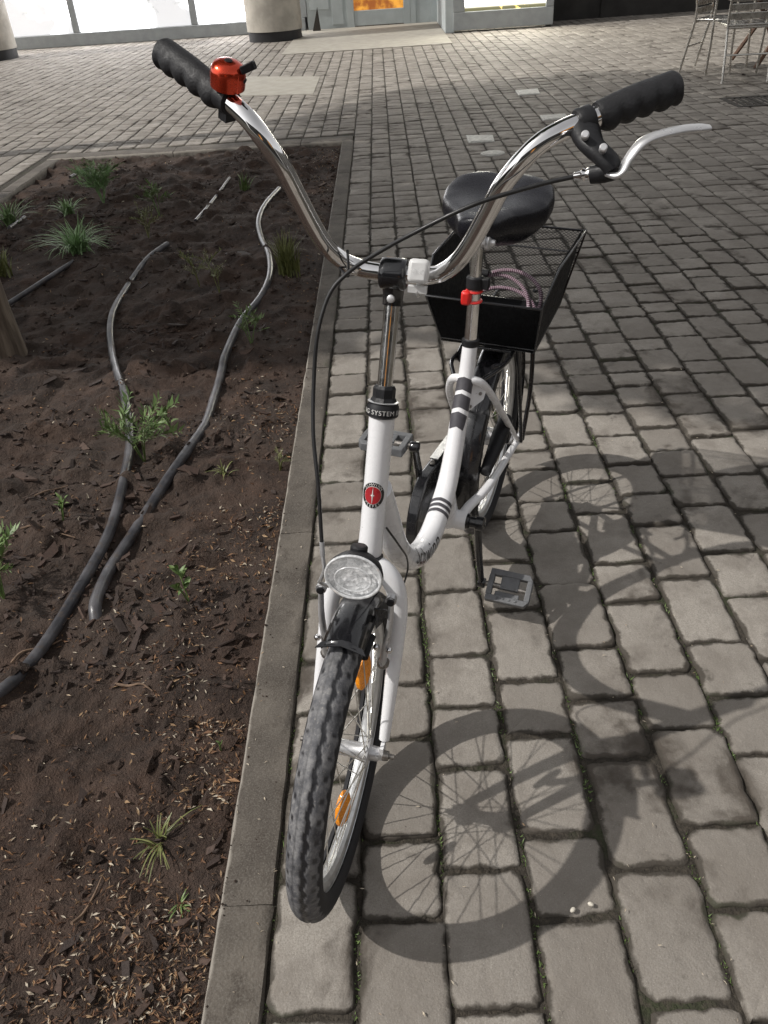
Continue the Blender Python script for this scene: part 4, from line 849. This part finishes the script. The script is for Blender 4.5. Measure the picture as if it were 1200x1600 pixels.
# wheels
def wheel(T, axes, name, rear):
    c = T(0, 0, 0); ax = axes[1]; NA = 380; R_, rt = .2228, .0247
    def ringpt(t, r, s_): return T(r * math.sin(t), s_, r * math.cos(t))
    prof = [(.206, -.0135), (.2055, -.0125), (.199, -.0118), (.192, -.0095), (.1885, -.004), (.1885, .004), (.192, .0095), (.199, .0118), (.2055, .0125), (.206, .0135)]
    m = MB(); th = np.linspace(0, 2 * np.pi, 120, endpoint=False); v = []; f = []; n = len(prof)
    for t in th: v += [ringpt(t, r, s_) for r, s_ in prof]
    for i in range(120):
        j = (i + 1) % 120
        for k in range(n): l = (k + 1) % n; f.append((i * n + k, i * n + l, j * n + l, j * n + k))
    wh = m.add(v, f).build(name, M['rim'], bike, sharp=30)
    # tyre with a dusty tread: wavy centre grooves, scalloped shoulders, dimples
    K = 58; ph = np.linspace(-2.45, 2.45, K); v = []; f = []; col = []
    for i in range(NA):
        t = 2 * np.pi * i / NA
        for k in range(K):
            p = ph[k]; x = rt * math.sin(p); groove = 0.0; tread = 1.0 if abs(p) < 1.12 + .10 * math.sin(t * 55) else 0.0
            g1 = .0048 + .0016 * math.sin(t * 55)
            if abs(x - g1) < .0034: groove = 1.0
            elif abs(x + .0095 + .001 * math.sin(t * 55 + 2)) < .0012: groove = .5
            if 0.72 < abs(p) < 0.95 and math.sin(t * 55 + 1.2) > .72: groove = .9
            r = rt * (1.0 - .045 * groove + .012 * tread) * (1 - .02 * (abs(p) > 1.2)); v.append(ringpt(t, R_ + r * math.cos(p), rt * (1 - .02 * groove) * math.sin(p))); col.append((groove, tread, 0, 1))
    for i in range(NA):
        j = (i + 1) % NA
        for k in range(K - 1): f.append((i * K + k, i * K + k + 1, j * K + k + 1, j * K + k))
    o = MB().add(v, f).build('tyre', M['tyre'], wh, sharp=50)
    o.data.attributes.new('tread', 'FLOAT_COLOR', 'POINT').data.foreach_set('color', np.array(col, 'f').ravel())
    fl = .033 if not rear else .030; fr_ = .022 if not rear else .030; rb = .0125 if not rear else .023; al = .060
    hub = MB().lathe(T(0, -al + .006, 0), ax, [(.008, 0), (.011, .004), (.012, al - fl - .010), (fr_, al - fl - .009), (fr_, al - fl - .006), (rb + .002, al - fl), (rb, al - fl + .006), (rb, al + fl - .018), (rb + .002, al + fl - .012), (fr_, al + fl - .006), (fr_, al + fl - .003), (.012, al + fl - .002), (.011, 2 * al - .016), (.008, 2 * al - .012)], 28).build('hub', M['alu'], wh)
    for sg in (-1, 1):
        e = .0745 if not rear else .0785
        m = MB(); m.lathe(T(0, sg * .057, 0), ax * sg, [(.0085, 0), (.0085, .0022), (.0082, .0025), (.0075, .009), (.0045, .0095), (.0040, e - .057), (.003, e - .0565)], 6 if False else 12); m.build('axle_nut', M['steel'] if not rear else M['alu'], hub)
    for i in range(36):
        a = 2 * np.pi * (i + .5) / 36; sg = 1 if i % 2 else -1; off = (1 if (i // 2) % 2 else -1) * 1.05
        A_ = ringpt(a + off, fr_ - .004, sg * fl); B_ = ringpt(a + .03 * sg, .190, sg * .002)
        MB().tube([A_, B_], .00105, 5).build('spoke', M['spoke'], wh)
        if rear and False: pass
    return wh
fw = wheel(WF, WAX, 'front_wheel', False)
for (a, b_, s_), tilt in (((.054, -.079, .0075), 0), ((-.070, .100, .0075), 0)):
    rr = unit(V(a, b_)); up = rr[0] * wF + rr[1] * wU; fc = unit(wL + .55 * wF + .45 * wU); fc = unit(fc - up * (fc @ up)); m = MB()
    m.lathe(WF(a, s_, b_) - fc * .004, fc, [(.9, 0), (1, .0015), (1, .006), (.88, .0085)], 28, ell=(up, .029, .0135)); rf = m.build('reflector', M['orange'], fw, sharp=40)
rw = wheel(FR, FAX, 'rear_wheel', True)
# mudguards
def guard(T, R_, a0, a1, wd, name, mat, crown=.010, tail=0.0, n=40):
    v = []; f = []; k = 13
    for i in range(n):
        t = a0 + (a1 - a0) * i / (n - 1)
        for j in range(k):
            w = -1 + 2 * j / (k - 1); rr = R_ - crown * w * w - (.006 * max(0, abs(w) - .8) / .2); v.append(T(rr * math.sin(t), w * wd, rr * math.cos(t)))
    for i in range(n - 1):
        for j in range(k - 1): a = i * k + j; f.append((a, a + 1, a + k + 1, a + k))
    o = MB().add(v, f).build(name, mat, bike, sharp=60); md = o.modifiers.new('solid', 'SOLIDIFY'); md.thickness = .0016; return o
fg = guard(WF, .2645, -.42, .125, .0285, 'front_mudguard', M['black'], n=16)
m = MB(); m.prism([WF(.028, -.029, .2545), WF(.033, -.036, .2475), WF(.036, -.0, .2625), WF(.033, .034, .2475), WF(.028, .029, .2545), WF(.026, 0, .2635)], wU * .0014); m.build('flared_lip', M['black'], fg)
m = MB(); m.prism([WF(-.045, .027, .262), WF(-.040, .046, .268), (WF(-.052, .047, .245)), WF(-.052, .029, .215), WF(-.046, .0285, .235)], wF * -.002); m.build('mudguard_tab', M['black'], fg)
rg = guard(FR, .2660, math.radians(108), math.radians(-118), .0300, 'rear_mudguard', M['black'], n=60)
# headlight
hc = WF(-.006, .0075, .3520); hd = unit(wF * 1.0 + wU * .25 + wL * .03); hu = unit(wU - hd * (wU @ hd)); hs_ = np.cross(hu, hd)
m = MB(); m.lathe(hc - hd * .046, hd, [(.10, 0), (.42, .002), (.70, .012), (.90, .026), (1.0, .040), (1.0, .0455), (.95, .0460), (.93, .043), (.6, .034), (.1, .030)], 36, ell=(hs_, .0380, .0308)); hl = m.build('headlight', M['plastic'], bike, sharp=50)
MB().lathe(hc, hd, [(.94, -.006), (.935, .001), (.74, -.001), (.45, -.003), (.05, -.004)], 36, ell=(hs_, .0380, .0308)).build('reflector_bowl', M['bowl'], hl)
MB().lathe(hc, hd, [(.975, .0002), (.975, .004), (.86, .0065), (.5, .0095), (.05, .0105)], 36, ell=(hs_, .0380, .0308)).build('lens', M['lens'], hl)
m = MB(); tt_ = np.linspace(0, 2 * np.pi, 40, endpoint=False); m.tube([hc + hd * .004 + hs_ * .0366 * math.cos(a) + np.cross(hd, hs_) * .0300 * math.sin(a) for a in tt_], .0021, 8, closed=True); m.build('lens_ring', M['lens_rim'], hl)
m = MB(); m.tube([hc + hd * .0045 + hs_ * .024 * math.cos(a) + np.cross(hd, hs_) * (.017 * math.sin(a) - .003) for a in tt_], .0012, 6, closed=True); m.build('inner_ring', M['lens_rim'], hl)
MB().lathe(hc - hd * .024 + hu * .0205, unit(hu - .1 * hd), [(.011, 0), (.0115, .002), (.0115, .010), (.0095, .0122), (.003, .0126)], 20).build('switch_knob', M['plastic'], hl)
MB().tube(crom([hc - hd * .03 - hu * .03, hc - hd * .04 - hu * .05, WF(-.10, 0, .285)], 4), .005, 8, ell=(.6, 1.5)).build('bracket', M['plastic'], hl)
m = MB(); m.tube(crom([FR(.826, .018, .322), FR(.790, .0265, .262), FR(.750, .026, .205), FR(.735, .020, .155), FR(.765, .012, .130), WF(-.115, .018, .225), WF(-.075, .025, .27), hc - hd * .036 - hu * .025], 7), .0016, 6); m.build('light_wire', M['cable'], bike)
# seat post, saddle
SP = [FR(.2855, 0, .372), FR(.2845, 0, .42), FR(.277, 0, .4926)]; SD = unit(SP[2] - SP[0])
m = MB(); m.tube([SP[0], SP[0] + SD * .108], .0124, 20); m.build('seat_post', M['chrome_worn'], bike); 
m = MB(); m.lathe(SP[0] - SD * .004, SD, [(.0150, 0), (.0168, .001), (.0168, .013), (.0150, .014)], 24); m.box(SP[0] + SD * .003 - fF * .02, FAX, (.006, .009, .006)); m.build('seat_clamp', M['plastic'], bike)
q = SP[0] + SD * .107; m = MB(); m.lathe(q, SD, [(.0150, 0), (.0165, .001), (.0165, .022), (.0145, .023)], 20); m.box(q + SD * .012 + fL * .020, FAX, (.008, .007, .010)); m.build('post_shim', M['plastic'], bike, bevel=.002)
m = MB(); m.tube([q + SD * .02, q + SD * .070, q + SD * .088], [.0112, .0112, .0105], 20); m.build('upper_post', M['chrome_worn'], bike)
q2 = q + SD * .085; m = MB(); m.lathe(q2 - fL * .024, fL, [(.010, 0), (.0135, .003), (.0135, .010), (.009, .012), (.009, .036), (.0135, .038), (.0135, .045), (.008, .048), (.006, .055)], 12); m.box(q2 + fU * .008, FAX, (.018, .016, .006)); m.build('saddle_clamp', M['alu'], bike)
S_ = []; F_ = []; ns, nr = 34, 30
for i in range(ns):
    u = i / (ns - 1); a = .040 + .245 * u
    wd = np.interp(u, [0, .04, .12, .25, .4, .55, .7, .85, .96, 1], [.050, .082, .102, .109, .104, .084, .058, .044, .034, .012])
    top = .622 - .012 * u + .012 * math.cos(u * 6.0) * (1 - u); thick = np.interp(u, [0, .08, .5, .9, 1], [.030, .066, .082, .060, .024]); mid = top - .020
    for k in range(nr):
        t = 2 * np.pi * k / nr; x = math.copysign(abs(math.cos(t)) ** .8, math.cos(t)) * wd; y = math.sin(t)
        z = mid + (.020 * abs(y) ** .75 if y > 0 else -(thick - .02) * abs(y) ** .6)
        if y > 0: z += (.013 * (abs(x) / .1) ** 1.5 - .012 * math.exp(-(x / .022) ** 2)) * np.interp(u, [0, .1, .6, .9], [.6, 1, .6, 0]) * y
        S_.append(FR(a, x * (1.0 if y > -.3 else .93) - .004, z - .004))
for i in range(ns - 1):
    for k in range(nr): l = (k + 1) % nr; F_.append((i * nr + k, i * nr + l, (i + 1) * nr + l, (i + 1) * nr + k))
F_.append(tuple(range(nr))[::-1]); F_.append(tuple((ns - 1) * nr + k for k in range(nr)))
sd = MB().add(S_, F_).build('saddle', M['saddle'], bike, sharp=85); md_ = sd.modifiers.new('smooth', 'SUBSURF'); md_.levels = 1; md_.render_levels = 2
m = MB()
for s_ in (-.022, .022): m.tube(crom(FRs([(.265, s_ * .5, .575), (.22, s_, .560), (.15, s_, .558), (.08, s_ * 1.8, .582)]), 5), .0035, 8)
m.box(FR(.13, 0, .556), FAX, (.05, .055, .004)); m.build('saddle_rail', M['black'], sd)
# stays
for sg in (-1, 1):
    p = crom(FRs([(.310, 0, .306), (.304, sg * .019, .305), (.288, sg * .0345, .288), (.235, sg * .049, .228), (.11, sg * .061, .103), (.012, sg * .066, .010)]), 7)
    m = MB(); m.tube(p, np.interp(np.linspace(0, 1, len(p)), [0, .2, 1], [.0085, .0085, .0068]), 14); m.build('seat_stay', M['white'], bike, sharp=50)
    p = crom(FRs([(.372, sg * .022, .016), (.342, sg * .032, .030), (.300, sg * .046, .034), (.24, sg * .055, .030), (.12, sg * .061, .016), (.0, sg * .066, 0)]), 7)
    m = MB(); m.tube(p, np.interp(np.linspace(0, 1, len(p)), [0, .4, 1], [.0115, .0105, .0080]), 14, ell=(1, .85)); m.box(FR(0.0, sg * .066, .002), FAX, (.018, .0025, .014)); m.build('chain_stay', M['white'], bike, sharp=50)
m = MB(); m.prism([FR(.300, .012, .300), FR(.285, .040, .287), FR(.297, .036, .262), FR(.318, .014, .245), FR(.325, .012, .258)], fF * -.003); br = m.build('stay_bracket', M['white'], bike)
for p_ in ((.2995, .030, .276), (.318, .0155, .2545)): MB().lathe(FR(*p_), fF, [(.0032, -.001), (.0032, .0025)], 8).build('bolt', M['steel'], br)
# dynamo housing on the left stay, beside the hub
dq = crom(FRs([(.075, .049, .103), (.110, .0475, .100), (.165, .045, .080), (.230, .0405, .056)]), 5); m = MB(); m.tube(dq, np.interp(np.linspace(0, 1, len(dq)), [0, .15, .55, .8, 1], [.010, .017, .0185, .015, .0125]), 16); m.box(FR(.085, .056, .075), FAX, (.020, .006, .022))
dy = m.build('dynamo', M['plastic'], bike, sharp=50); MB().lathe(dq[-1], unit(dq[-1] - dq[-3]), [(.0128, -.001), (.0132, .004), (.0120, .011), (.0085, .013)], 18).build('cap', M['rubber'], dy)
# carrier
m = MB()
for sg in (-1, 1):
    m.tube(crom(FRs([(.20, sg * .030, .287), (.14, sg * .055, .287), (-.20, sg * .055, .290), (-.235, sg * .03, .290)]), 5), .0048, 8); m.tube(crom(FRs([(-.015, sg * .075, -.004), (-.06, sg * .075, .12), (-.095, sg * .062, .245), (-.10, sg * .055, .286)]), 5), .0055, 8)
    m.tube(FRs([(.005, sg * .076, .004), (.06, sg * .066, .19), (.08, sg * .057, .286)]), .0045, 8); m.tube(crom(FRs([(.285, sg * .030, .300), (.23, sg * .05, .300), (.16, sg * .055, .288)]), 4), .0045, 8)
for a in (.12, .04, -.05, -.14): m.tube(FRs([(a, -.055, .288), (a, .055, .288)]), .004, 8)
m.build('carrier', M['black'], bike, sharp=50)
# basket
bk = empty('basket', bp, None); bk.parent = bike; bk.location = (0, 0, 0)
ZB, ZR = .297, -.145
def panel(poly, name, step=.0046, r=.00075):
    P = np.array([FR(*p) for p in poly]); o = P[0]; u = unit(P[1] - P[0]); nrm = unit(np.cross(u, P[2] - P[0])); w = np.cross(nrm, u); Q = np.stack([(P - o) @ u, (P - o) @ w], 1); m = MB(); n = len(Q)
    d1 = unit(V(1, .62)); d2 = unit(V(1, -.62))
    for d in (d1, d2):
        nn = V(-d[1], d[0]); h = Q @ nn
        for c in np.arange(h.min() + step / 2, h.max(), step):
            ts = []
            for i in range(n):
                a, b_ = Q[i], Q[(i + 1) % n]; ha, hb = a @ nn - c, b_ @ nn - c
                if ha * hb < 0: k = ha / (ha - hb); ts.append((a + (b_ - a) * k) @ d)
            ts.sort()
            for t0, t1 in zip(ts[::2], ts[1::2]):
                if t1 - t0 > .002: A_, B_ = c * nn + d * t0, c * nn + d * t1; m.tube([o + u * A_[0] + w * A_[1], o + u * B_[0] + w * B_[1]], r, 3, cap=False)
    m.build(name, M['mesh_black'], bk, smooth=False)
bf, bft, sft, sbt, bb_ = (.126, .101, ZB), (.200, .117, .422), (.112, .130, .474), (-.183, .142, .462), (ZR, .108, ZB)
neg = lambda p: (p[0], -p[1], p[2])
panel([neg(bf), bf, bft, neg(bft)], 'front_mesh', .0032, .00135); panel([neg(bb_), bb_, sbt, neg(sbt)], 'back_mesh', .0052, .0006); panel([neg(bf), bf, bb_, neg(bb_)], 'floor_mesh', .0040, .0011)
for sg in (1, -1): panel([(p[0], p[1] * sg, p[2]) for p in (bb_, bf, bft, sft, sbt)], 'side_mesh', .0033, .00135)
loop = [neg(bft), bft, sft, sbt, neg(sbt), neg(sft)]
m = MB(); m.tube([FR(*p) for p in loop], .0028, 8, closed=True); m.tube([FR(*p) for p in (neg(bf), bf, bb_, neg(bb_))], .0026, 8, closed=True)
for sg in (1, -1):
    for p, q in ((bf, bft), (bb_, sbt)): m.tube([FR(p[0], p[1] * sg, p[2]), FR(q[0], q[1] * sg, q[2])], .0024, 8)
lerp = lambda p, q, k: tuple(x + (y - x) * k for x, y in zip(p, q))
m.tube([FR(*neg(lerp(bb_, sbt, .72))), FR(*lerp(bb_, sbt, .72))], .0020, 6); m.tube([FR(*neg(lerp(bf, bft, .06))), FR(*lerp(bf, bft, .06))], .0022, 6)
m.build('basket_wire', M['black'], bk, sharp=60)
m = MB(); m.box(FR(.03, 0, ZB + .004), FAX, (.06, .045, .003)); m.lathe(FR(.128, .045, .325), fF, [(.005, 0), (.005, .006), (.003, .007)], 8); m.build('mounting_plate', M['black'], bk)
# drivetrain
BB = V(.372, 0, .013)
def stad(c0, r0, c1, r1, s0, s1, name, mat, n=18):
    pts = []; ang = math.atan2(c1[1] - c0[1], c1[0] - c0[0])
    for k in range(n + 1): t = ang + math.pi / 2 + math.pi * k / n; pts.append((c0[0] + r0 * math.cos(t), c0[1] + r0 * math.sin(t)))
    for k in range(n + 1): t = ang - math.pi / 2 + math.pi * k / n; pts.append((c1[0] + r1 * math.cos(t), c1[1] + r1 * math.sin(t)))
    m = MB(); m.prism([FR(a, s0, b_) for a, b_ in pts], fL * (s1 - s0)); return m.build(name, mat, bike, bevel=.004)
cg = stad((.03, .022), .040, (.385, .030), .092, -.066, -.042, 'chain_guard', M['black'])
m = MB(); m.box(FR(.25, -.054, .1085), (unit(fF * 1 + fU * .16), fL, unit(fU - .16 * fF)), (.075, .009, .0012)); m.build('guard_plate', M['alu'], cg); MB().ellipsoid(FR(.335, -.054, .118), FAX, (.008, .006, .005), 10, 7).build('guard_screw', M['steel'], cg)
def crank(sg, e):
    m = MB(); b0 = FR(BB[0], sg * .036, BB[2]); m.lathe(b0, fL * sg, [(.017, 0), (.017, .006), (.0125, .008), (.0125, .020), (.0155, .021), (.0155, .036), (.012, .038)], 18)
    p = crom(FRs([(BB[0], sg * .060, BB[2]), (BB[0] + e[0] * .5, sg * .066, BB[2] + e[1] * .5), (BB[0] + e[0], sg * .076, BB[2] + e[1])]), 6); m.tube(p, np.linspace(.0115, .0085, len(p)), 12, up=fL, ell=(.75, 1.1)); m.lathe(p[-1] - fL * sg * .008, fL * sg, [(.011, 0), (.0115, .003), (.0115, .015), (.010, .017)], 16)
    m.lathe(FR(BB[0], sg * .074, BB[2]), fL * sg, [(.006, 0), (.005, .002)], 8)
    ck = m.build('crank', M['black'], bike, sharp=50)
    pc = FR(BB[0] + e[0], sg * .139, BB[2] + e[1]); k_ = .62 if sg > 0 else -.05; fz = unit(fU + fF * k_); fx = unit(fF - fU * k_); hw, hl, th = .049, .037, .0085
    m = MB(); sq = [(-.9, -1), (.72, -1), (1, -.62), (1, .62), (.72, 1), (-.9, 1), (-1, .85), (-1, -.85)]
    P3 = lambda x, y, z: pc + fL * sg * x * hw + fx * y * hl + fz * z
    for y0, y1 in ((-1, -.62), (.62, 1)): m.prism([P3(-.97, y0, -th), P3(.80 if abs(y0) > .9 or abs(y1) > .9 else 1, y0 if y0 < 0 else y1, -th), P3(1, y1 if y0 < 0 else y0, -th), P3(-.97, y1, -th)] if y0 < 0 else [P3(-.97, y0, -th), P3(1, y0, -th), P3(.80, y1, -th), P3(-.97, y1, -th)], fz * 2 * th)
    m.prism([P3(.74, -.64, -th), P3(.99, -.64, -th), P3(.99, .64, -th), P3(.74, .64, -th)], fz * 2 * th); m.prism([P3(-.99, -.64, -th), P3(-.74, -.64, -th), P3(-.74, .64, -th), P3(-.99, .64, -th)], fz * 2 * th)
    m.prism([P3(-.42, -.64, -.004), P3(.40, -.64, -.004), P3(.40, .16, -.004), P3(-.42, .16, -.004)], fz * .011); m.prism([P3(-.6, .30, -.007), P3(.5, .30, -.007), P3(.5, .64, -.007), P3(-.6, .64, -.007)], fz * .008)
    pd = m.build('pedal', M['pedal'], bike, bevel=.0016)
    m = MB(); m.tube([P3(-1.35, 0, 0), P3(-.9, 0, 0), P3(.85, 0, 0)], [.0055, .0065, .0055], 10); m.build('pedal_axle', M['steel'], pd)
    for i in range(4): MB().ellipsoid(P3(-.45 + i * .28, .78, th), np.array([fL, fx, fz]), (.004, .003, .0022), 8, 6).build('stud', M['pedal'], pd)
crank(1, (-.0125, -.1705)); crank(-1, (.0165, .1705))
# ------------------------------------------------------------------ cable lock lying in the basket
pts = []
for i in range(150):
    t = i / 149 * 2 * np.pi * 2.6; k = i / 149; r = .058 + .010 * math.sin(t * .37 + 1)
    a_ = .062 * math.cos(t) + .012 * math.sin(t * .37); s_ = .070 * math.sin(t) + .012 * math.cos(t * .45)
    pts.append(FR(.045 + a_ * .62, .004 + s_ * 1.05, .350 + .030 * (k - .4) - a_ * .80))
pts = np.array(pts); m = MB(); seg = crom(pts[::2], 6); T, N, B = frames(seg); d = 0; L = np.concatenate([[0], np.cumsum(np.linalg.norm(np.diff(seg, axis=0), axis=1))])
tot = L[-1]; cnt = int(tot / .0042)
us = np.linspace(0, tot, cnt * 2 + 1); C_ = np.stack([np.interp(us, L, seg[:, j]) for j in range(3)], 1)
n0 = 0
for i in range(cnt):
    m.tube(C_[2 * i:2 * i + 2], .0040, 8, mi=0, cap=False); m.tube(C_[2 * i + 1:2 * i + 3], .0043, 8, mi=1, cap=False)
lk = m.build('cable_lock', [M['lock_purple'], M['lock_white']], loc=FR(.045, .02, .30)); tag(lk, 'purple and white beaded cable lock coiled in the bicycle basket', 'lock')
m = MB(); m.tube([pts[0], pts[0] + fL * -.03 + fF * .01], .010, 12); m.tube([pts[-1], pts[-1] + fL * -.025], .009, 12); m.build('lock_head', M['plastic'], lk)
# red silicone light strapped to the seat post
c = SP[0] + SD * .093 + fF * .013 - fL * .012
m = MB(); m.box(c, (fL, fF, fU), (.009, .008, .0135)); rl = m.build('red_bike_light', M['red_silicone'], bike, bevel=.005)
m = MB(); q = SP[0] + SD * .093
for dz in (.0105, -.0085): m.tube([q + (fF * math.cos(t) + fL * math.sin(t)) * .0142 + SD * (dz) for t in np.linspace(0, 2 * np.pi, 20, endpoint=False)], .0026, 6, closed=True)
m.build('strap', M['red_silicone'], rl)
